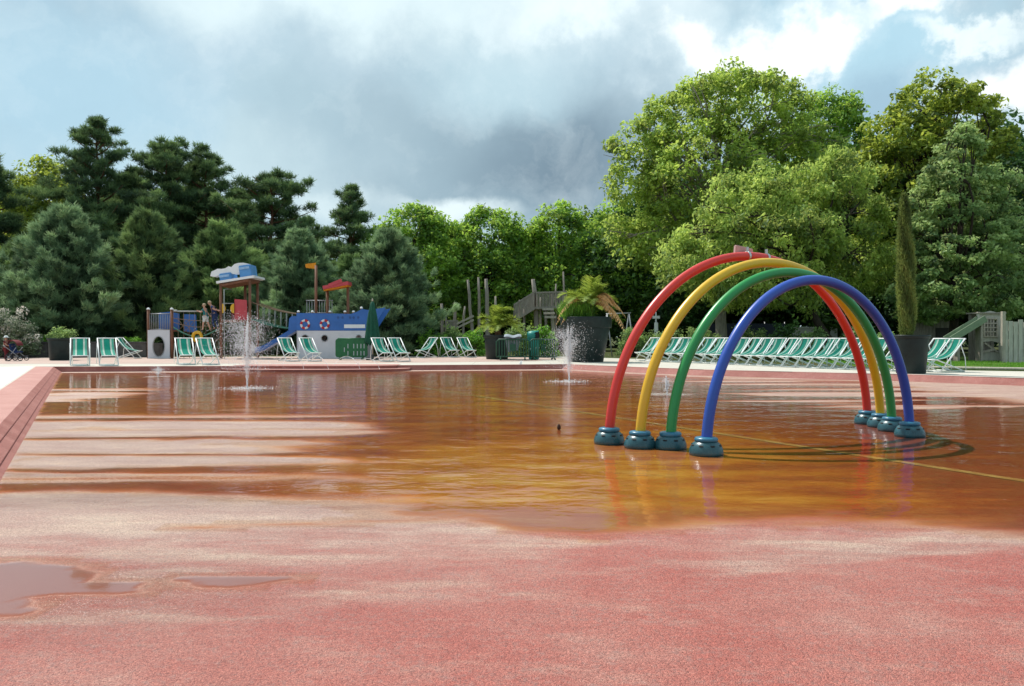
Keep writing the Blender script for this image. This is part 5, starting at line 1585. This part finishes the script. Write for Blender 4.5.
barrier_solid()
barrier_picket(496.5, 529, 35.2, 0, 'green picket barrier with pale cloth draped over it, in front of the palm pot')
barrier_picket(530, 557, 35.6, 14, 'green picket barrier between the draped one and the huge pot')
D = 35.2; k = D / F
mb = MB(); nx, nz = 10, 9; vs = []
for j in range(nz + 1):
    v = j / nz
    for i in range(nx + 1):
        u = i / nx; x = WX(506, D) + (WX(519.5, D) - WX(506, D)) * u
        fl = (u - .5) * (.18 * (1 - v) - .10 * v); x += fl
        if v < .3: y = D - .12 + .30 * v / .3; z = 1.02 + .12 * math.sin(math.pi * v / .3) + .03 * math.sin(u * 9)
        else: y = D + .10 + .03 * math.sin(u * 16); z = 1.02 - (v - .3) / .7 * (.62 + .04 * math.sin(u * 6))
        vs.append((x, y, DECK + z))
mb.add(vs, [(j * (nx + 1) + i, j * (nx + 1) + i + 1, (j + 1) * (nx + 1) + i + 1, (j + 1) * (nx + 1) + i) for j in range(nz) for i in range(nx)], True)
tag(mb.build('draped_cloth', M['cloth']), 'pale grey cloth draped over the picket barrier', 'cloth')
D = 36.4; t = thing('waste_bin', 'teal bin with a dark round mouth showing above the picket barriers', 'bin', (WX(534, D), D, DECK))
b = MB(); b.lathe([(.20, 0), (.24, .04), (.27, .85), (.25, .9)], 24); b.build('body', M['teal'], t)
b = MB(); R = .27; b.tube([(-.30, 0, 1.06), (-.1, -.02, 1.07), (.22, -.06, 1.09)], [.20, .235, .235], 20); b.build('hood', M['teal'], t)
b = MB(); b.tube([(.10, -.05, 1.085), (.235, -.065, 1.092)], .205, 20); b.box((.13, -.22, 1.10), (.22, .16, .30), None, .04); b.build('mouth', M['black'], t)


def parasol():
    D = 35.4; k = D / F; t = thing('parasol', 'closed bottle green parasol on a pale pole beside the solid barrier', 'parasol', (WX(372.5, D), D, DECK))
    s = MB(); s.tube([(0, 0, 0), (0, 0, 2.5)], .028, 10); s.build('pole', M['wood_pale'], t)
    s = MB(); s.lathe([(.28, 0), (.28, .06), (.2, .09), (.06, .11), (.06, .25)], 24); s.build('foot', M['pot'], t)
    n = 48; prof = [(.72, .29), (.78, .30), (1.1, .275), (1.6, .225), (2.1, .165), (2.4, .115), (2.5, .10), (2.58, .05), (2.62, .008)]
    vs = []
    for i, (z, r) in enumerate(prof):
        for q in range(n):
            a = 2 * math.pi * q / n; fold = 1 + .24 * math.cos(8 * a + z * .5) * min(1, (2.6 - z) / .8) + .05 * math.sin(3 * a)
            vs.append((r * fold * math.cos(a), r * fold * math.sin(a), z + (.10 * math.cos(8 * a) if i == 0 else 0)))
    s = MB(); s.add(vs, [(i * n + q, i * n + (q + 1) % n, (i + 1) * n + (q + 1) % n, (i + 1) * n + q) for i in range(len(prof) - 1) for q in range(n)], True); s.build('canopy', M['parasol'], t)
    s = MB(); s.tube([(.17 * math.cos(q * math.pi / 8), .17 * math.sin(q * math.pi / 8), 1.75) for q in range(16)], .02, 6, True); s.build('strap', M['barrier_dark'], t)
    s = MB(); s.lathe([(.02, 2.6), (.04, 2.64), (.03, 2.7), (.005, 2.73)], 12); s.build('finial', M['wood_pale'], t)


parasol()

# ------------------------------------------------------------------ wooden walkway with posts in the background
def walkway():
    D = 50.0; k = D / F; x0 = WX(500, D); t = thing('wooden_walkway', 'weathered wooden play walkway with leaning poles and picket rails behind the palm', 'play structure', (x0, D, DECK))
    X = lambda p: WX(p, D) - x0; Z = lambda y: WZ(y, D) - DECK
    rng = random.Random(5)
    for (pb, pt, yt, r, pale) in ((442, 441.8, 303.5, .11, 0), (446, 446, 314.5, .07, 0), (455, 454.5, 302.5, .11, 0), (462.5, 465, 306.5, .08, 0), (474, 468, 280, .10, 0), (479, 478.5, 277, .09, 0),
                                  (488.5, 486.5, 279, .14, 0), (496.5, 495.5, 296, .08, 1), (539.5, 533.5, 279, .17, 0), (542, 540.5, 297, .07, 1), (553.5, 551.5, 292, .12, 1), (556, 556, 283.5, .07, 0), (564, 563, 272, .07, 0), (519, 519, 300, .06, 0)):
        s = MB(); xb, xt = X(pb), X(pt); zt = Z(yt); yy = rng.uniform(-.4, .5)
        pts = [(xb + (xt - xb) * q / 5 + rng.uniform(-.03, .03), yy, -.05 + (zt + .05) * q / 5) for q in range(6)]
        s.tube(pts, [r * 1.1, r * 1.05, r, r * .95, r * .88, r * .7], 10); s.build('pole', M['wood_pale'] if pale else M['wood'], t)
    def rail(p0, y0, p1, y1, hgt, yy, n):
        s = MB(); a = Vector((X(p0), yy, Z(y0))); b = Vector((X(p1), yy, Z(y1))); up = Vector((0, 0, hgt * k))
        s.beam(a + up, b + up, .08, .10); s.beam(a, b, .08, .12)
        for q in range(n + 1):
            p = a.lerp(b, q / n); s.box(p + up * .5, (.055, .03, hgt * k + .1), None)
        s.build('picket_rail', M['wood'], t)
    rail(514, 321, 535, 308, 16, -.35, 17); rail(535, 308, 566, 307, 15, -.35, 22); rail(514, 321, 535, 308, 16, .5, 17)
    s = MB(); s.beam((X(513), .08, Z(322)), (X(535), .08, Z(309)), .8, .07); s.beam((X(535), .08, Z(309)), (X(567), .08, Z(308)), .8, .07); s.build('walk_deck', M['wood_pale'], t)
    for i, y in enumerate((309.5, 313.5, 317.5)):
        s = MB(); s.box((X(547.5 + i), -.6 - .25 * i, Z(y)), (11 * k, .3, .14)); s.build('stair_tread', M['wood_pale'], t)
    rail(447, 327, 458, 327, 6, -.3, 9)
    s = MB()
    for y0, y1 in ((324, 316), (328, 320)): s.beam((X(457), -.3, Z(y0)), (X(474), -.3, Z(y1)), .10, .12)
    s.build('ramp_beam', M['wood_pale'], t)
    # supports under the high deck
    for p in (524, 546, 566):
        s = MB(); s.tube([(X(p), .1, -.05), (X(p), .1, Z(309))], .09, 8); s.build('support_post', M['wood'], t)


walkway()


def swing():
    D = 42.; k = D / F; x0 = WX(618, D); t = thing('swing_frame', 'thin metal frame with slanted legs right of the huge pot', 'frame', (x0, D, DECK))
    X = lambda p: WX(p, D) - x0; Z = lambda y: WZ(y, D) - DECK
    s = MB(); s.tube([(X(606), 0, Z(314)), (X(631), 0, Z(313))], .035, 8); s.build('top_bar', M['grey_metal'], t)
    for a, b in ((629, 623.5), (629, 633.5), (607, 602), (607, 611)):
        s = MB(); s.tube([(X(a), 0, Z(313.5)), (X(b), (.5 if b < a else -.5), -.02)], .035, 8); s.build('leg', M['grey_metal'], t)


swing()

# ------------------------------------------------------------------ playhouse, slide, fence, hoarding on the right
def playhouse():
    D = 33.0; k = D / F; x0 = WX(990, D); t = thing('playhouse', 'grey green wooden playhouse wall with lattice window on the right', 'playhouse', (x0, D, DECK))
    X = lambda p: WX(p, D) - x0; Z = lambda y: WZ(y, D) - DECK
    win = [(X(984), Z(336)), (X(996), Z(336)), (X(996), Z(319)), (X(984), Z(319))]
    tri = [(X(982), Z(352)), (X(999), Z(352)), (X(999), Z(343)), (X(992), Z(341)), (X(982), Z(342))]
    s = MB(); s.prism([(X(977), 0), (X(1003), 0), (X(1003), Z(314)), (X(990), Z(311)), (X(977), Z(314))], .06, None, [win, tri]); s.build('wall', M['wood_green'], t)
    s = MB()
    for q in range(1, 4): x = X(984 + 3 * q); s.box((x, -.035, Z(327.5)), (.05, .03, 17 * k))
    for q in range(1, 4): s.box((X(990), -.045, Z(319 + 4.25 * q)), (12 * k, .03, .05))
    for x in (983.5, 996.5): s.box((X(x), -.05, Z(327.5)), (.06, .05, 18.5 * k))
    for y in (318.5, 336.5): s.box((X(990), -.055, Z(y)), (14 * k, .05, .06))
    s.build('lattice_window', M['wood_pale'], t)
    s = MB(); s.beam((X(981), -.06, Z(352.5)), (X(994), -.06, Z(349)), .05, .09); s.beam((X(984), -.05, Z(343)), (X(997), -.05, Z(352)), .05, .07); s.build('brace', M['wood_pale'], t)
    for p in (977.5, 1002.5):
        s = MB(); s.box((X(p), -.05, Z(312) / 2), (.10, .10, Z(312))); s.build('corner_post', M['wood_green'], t)
    s = MB()
    for q in range(7):
        xx = X(977) + (X(1003) - X(977)) * (q + .5) / 7
        s.box((xx, .62, Z(314) / 2), ((26 * k) / 7 - .015, .03, Z(314)))
    s.build('back_wall', M['wood'], t)
    s = MB(); s.beam((X(976), .3, Z(313)), (X(1004), .3, Z(313)), .9, .05); s.build('roof', M['wood'], t)
    # slide beside it
    x1 = WX(960, D); t2 = thing('garden_slide', 'dull green slide running down left from the playhouse', 'slide', (x1, D - .3, DECK))
    X2 = lambda p: WX(p, D) - x1
    s = MB(); a = Vector((X2(978), 0, Z(321))); b = Vector((X2(944), 0, Z(342)))
    s.beam(a, b, .5, .05); s.build('chute', M['slide_green'], t2)
    for y in (-.25, .25):
        s = MB(); s.beam(a + Vector((0, y, .10)), b + Vector((0, y, .10)), .04, .26); s.build('side_board', M['slide_green'], t2)
    for p, yb in ((975, 324), (952, 339)):
        s = MB(); s.box((X2(p), 0, Z(yb) / 2), (.1, .4, Z(yb))); s.build('support', M['wood'], t2)
    # fence
    t3 = thing('picket_fence', 'grey vertical board fence right of the playhouse, cut by the picture edge', 'fence', (WX(1021, D - .8), D - .8, DECK))
    rng = random.Random(9)
    s = MB()
    for q in range(14):
        hgt = (Z(321) + rng.uniform(-.06, .06)); s.box((-.62 + q * .20, 0, hgt / 2), (.17, .03, hgt))
    s.build('boards', M['wood_green'], t3)
    s = MB()
    for z in (.35, 1.15): s.box((.7, .045, z), (2.9, .05, .08))
    s.build('rails', M['wood'], t3)
    for x in (-.72, 2.2):
        s = MB(); s.box((x, .0, Z(312) / 2), (.13, .13, Z(312))); s.build('post', M['wood_pale'], t3)
    t4 = thing('wooden_shed', 'shadowed wooden hut under the silvery tree left of the slide', 'hut', (WX(932, 37), 37, DECK))
    s = MB()
    for q in range(12): s.box((-1.1 + q * .2, 0, .95), (.19, .04, 1.9))
    s.build('wall', M['wood'], t4)
    s = MB(); s.beam((-1.3, .5, 1.98), (1.3, .5, 1.98), 1.4, .08); s.build('roof', M['wood'], t4)
    s = MB(); s.box((.45, -.03, .75), (.6, .05, 1.4), None, .01); s.build('door', pm('dark_door', (.05, .045, .04), .8), t4)
    # log edging of the lawn
    s = MB(); s.tube([(12.9, 26.3, DECK + .05), (15.2, 24.95, DECK + .05), (17.5, 23.9, DECK + .05), (21, 21, DECK + .05)], .05, 8)
    tag(s.build('lawn_edging', M['wood_pale']), 'pale timber edging along the front of the lawn', 'edging')


playhouse()


def misc():
    # low stone wall on the left
    D = 40.2
    t = thing('low_wall', 'low dark stone wall behind the first deck chairs', 'wall', (WX(85, D), D, DECK))
    s = MB(); x0, x1 = WX(-30, D) - WX(85, D), WX(150, D) - WX(85, D)
    q = x0; rng = random.Random(3)
    while q < x1:
        w = rng.uniform(.5, .9); s.box((q + w / 2, 0, .36), (w - .015, .34, .72), None, .02); q += w
    s.build('courses', M['wall'], t)
    s = MB(); s.box(((x0 + x1) / 2, 0, .75), (x1 - x0 + .1, .42, .07), None, .015); s.build('capping', M['wall'], t)
    # hoarding between the trunks
    D = 50; t = thing('hoarding', 'dark navy hoarding seen between the trunks behind the arches', 'hoarding', (WX(745, D), D, DECK))
    for i in range(4):
        s = MB(); s.box(((i - 1.5) * 1.25, 0, 1.0), (1.23, .05, 1.7)); s.build('panel', M['navy'], t)
    for i in range(5):
        s = MB(); s.tube([((i - 2) * 1.25, .06, 0), ((i - 2) * 1.25, .06, 1.95)], .03, 8); s.build('post', M['grey_metal'], t)
    # white sign post
    D = 46; t = thing('sign_post', 'small white sign post between the red and yellow arch legs', 'sign post', (WX(656, D), D, DECK))
    s = MB(); s.tube([(0, 0, 0), (0, 0, 2.45)], .035, 8); s.build('pole', M['white_metal'], t)
    s = MB(); s.box((0, -.05, 2.15), (.42, .03, .16), None, .01); s.box((.0, -.05, 1.5), (.22, .03, .7), None, .01); s.build('plate', M['white_metal'], t)
    # plain pale block standing for an unidentified bright patch far behind
    D = 62; t = thing('pale_block', 'low pale block glimpsed as a bright patch behind the leaning trunk', 'wall', (WX(815, D), D, DECK))
    s = MB(); s.box((0, 0, .85), (3.4, .2, 1.7), None, .02); s.build('body', M['hull_white'], t)
    s = MB(); s.box((0, 0, 1.74), (3.6, .3, .08), None, .01); s.build('capping', M['white'], t)
    # small brown thing on the wet floor
    t = MB(); t.lathe([(.010, 0), (.024, .012), (.026, .03), (.02, .055), (.008, .075), (.001, .08)], 12)
    o = t.build('fallen_cone', pm('brown_scales', (.05, .022, .012), .8, .4, 60, .6)); o.location = (WX(559, 10.6), 10.6, .006)
    tag(o, 'small dark brown cone standing in the water left of the red arch', 'cone')


misc()

# ------------------------------------------------------------------ water jets
def octa(C, r):
    d = np.array([[1, 0, 0], [-1, 0, 0], [0, 1, 0], [0, -1, 0], [0, 0, 1], [0, 0, -1]], float)
    f = np.array([[0, 2, 4], [2, 1, 4], [1, 3, 4], [3, 0, 4], [2, 0, 5], [1, 2, 5], [3, 1, 5], [0, 3, 5]])
    rr = np.stack([r, r, r * 1.5], 1)
    V = (C[:, None, :] + d[None] * rr[:, None, :]).reshape(-1, 3)
    Fc = (f[None] + (np.arange(len(C)) * 6)[:, None, None]).reshape(-1, 3)
    return V, Fc


def jet(px, base_y, top_y, label, seed, n=3800, spread=.42, ring=.9, core=.030, rsz=.0062, name='water_jet'):
    D = EYE * F / (base_y - 336); h = WZ(top_y, D); rng = np.random.default_rng(seed)
    t = thing(name, label, 'fountain jet', (WX(px, D), D, 0), 0, 'water jets on the pool floor')
    # ballistic drops: many nozzles, random flight time
    g = 9.81; nj = 26; vz0 = math.sqrt(2 * g * h)
    j = rng.integers(0, nj, n); vz = vz0 * (.70 + .30 * rng.random(nj) ** .6)[j] * (1 + .03 * rng.normal(size=n))
    az = (rng.random(nj) * 2 * math.pi)[j] + .25 * rng.normal(size=n); vr = (spread * (.05 + .95 * rng.random(nj) ** 1.3))[j] * (1 + .35 * rng.normal(size=n))
    T = 2 * vz / g; tt = T * (.12 + .80 * rng.random(n) ** .85)
    C = np.stack([vr * np.cos(az) * tt, vr * np.sin(az) * tt, np.maximum(.02, vz * tt - g / 2 * tt ** 2)], 1)
    V, Fc = octa(C, rsz * (.35 + .95 * rng.random(n) ** 1.5))
    np_mesh('spray', V, Fc, 3, M['spray'], t, smooth=True)
    mb = MB()
    for q in range(7):
        a = 2 * math.pi * q / 7; v = vz0 * (.72 + .2 * rng.random()); vv = spread * (.15 + .3 * rng.random())
        pts = []
        for s in range(9):
            s_ = s / 8 * (.35 + .035 * q) * v / g; pts.append((vv * math.cos(a) * s_ + .012 * rng.normal(), vv * math.sin(a) * s_ + .012 * rng.normal(), v * s_ - g / 2 * s_ ** 2))
        mb.tube(pts, [core * .34 * (1 - .115 * i) for i in range(9)], 6)
    mb.build('column', M['jet'], t)
    # foam ring and rebounding drops
    mb = MB(); m = 40; R = ring
    vs = [(0, 0, .014)]; 
    for q in range(m): a = 2 * math.pi * q / m; r_ = R * (1 + .12 * math.sin(3 * a + seed) + .06 * math.sin(7 * a)); vs.append((r_ * math.cos(a), r_ * math.sin(a), .014))
    mb.add(vs, [(0, 1 + q, 1 + (q + 1) % m) for q in range(m)])
    mb.build('foam', M['foam'], t)
    if n < 2000: return
    k = int(n * .022); a = rng.random(k) * 2 * math.pi; r_ = R * .75 * rng.random(k); C = np.stack([r_ * np.cos(a), r_ * np.sin(a), .012 + .05 * rng.random(k) ** 2], 1)
    V, Fc = octa(C, .006 + .006 * rng.random(k)); np_mesh('splash', V, Fc, 3, M['spray'], t, smooth=True)


jet(247, 389, 318, 'tallest water jet, spraying in front of the play tower', 401, 11000, .95, .95)
jet(569, 382, 327, 'broad water jet in front of the huge pot', 402, 8500, .72, .95)
jet(667, 395, 377, 'short water jet between the green and yellow arch legs', 403, 700, .30, .7, .02, .007)
jet(158, 377, 366, 'tiny water jet near the far left kerb', 404, 500, .7, .45, .02, .009)
jet(521, 369, 361, 'tiny water jet at the far kerb below the picket barriers', 405, 400, .25, .3, .03, .010)


def arcs():
    t = thing('water_arcs', 'thin arcs of water curving over the half round steps', 'fountain jet', (-7.1, 28.0, DECK + .006))
    for i, (x, dx, h) in enumerate(((-1.0, .95, .42), (-.2, 1.0, .36), (.9, 1.0, .34), (1.7, .9, .26), (-2.3, .7, .3))):
        mb = MB(); n = 18
        mb.tube([(x + dx * (k / n) * 1.2 - .3, 1.2 - 1.3 * k / n, h * 4 * (k / n) * (1 - k / n) - (.10 if k == n else 0)) for k in range(n + 1)], .011, 6)
        mb.build('stream', M['jet'], t)


arcs()
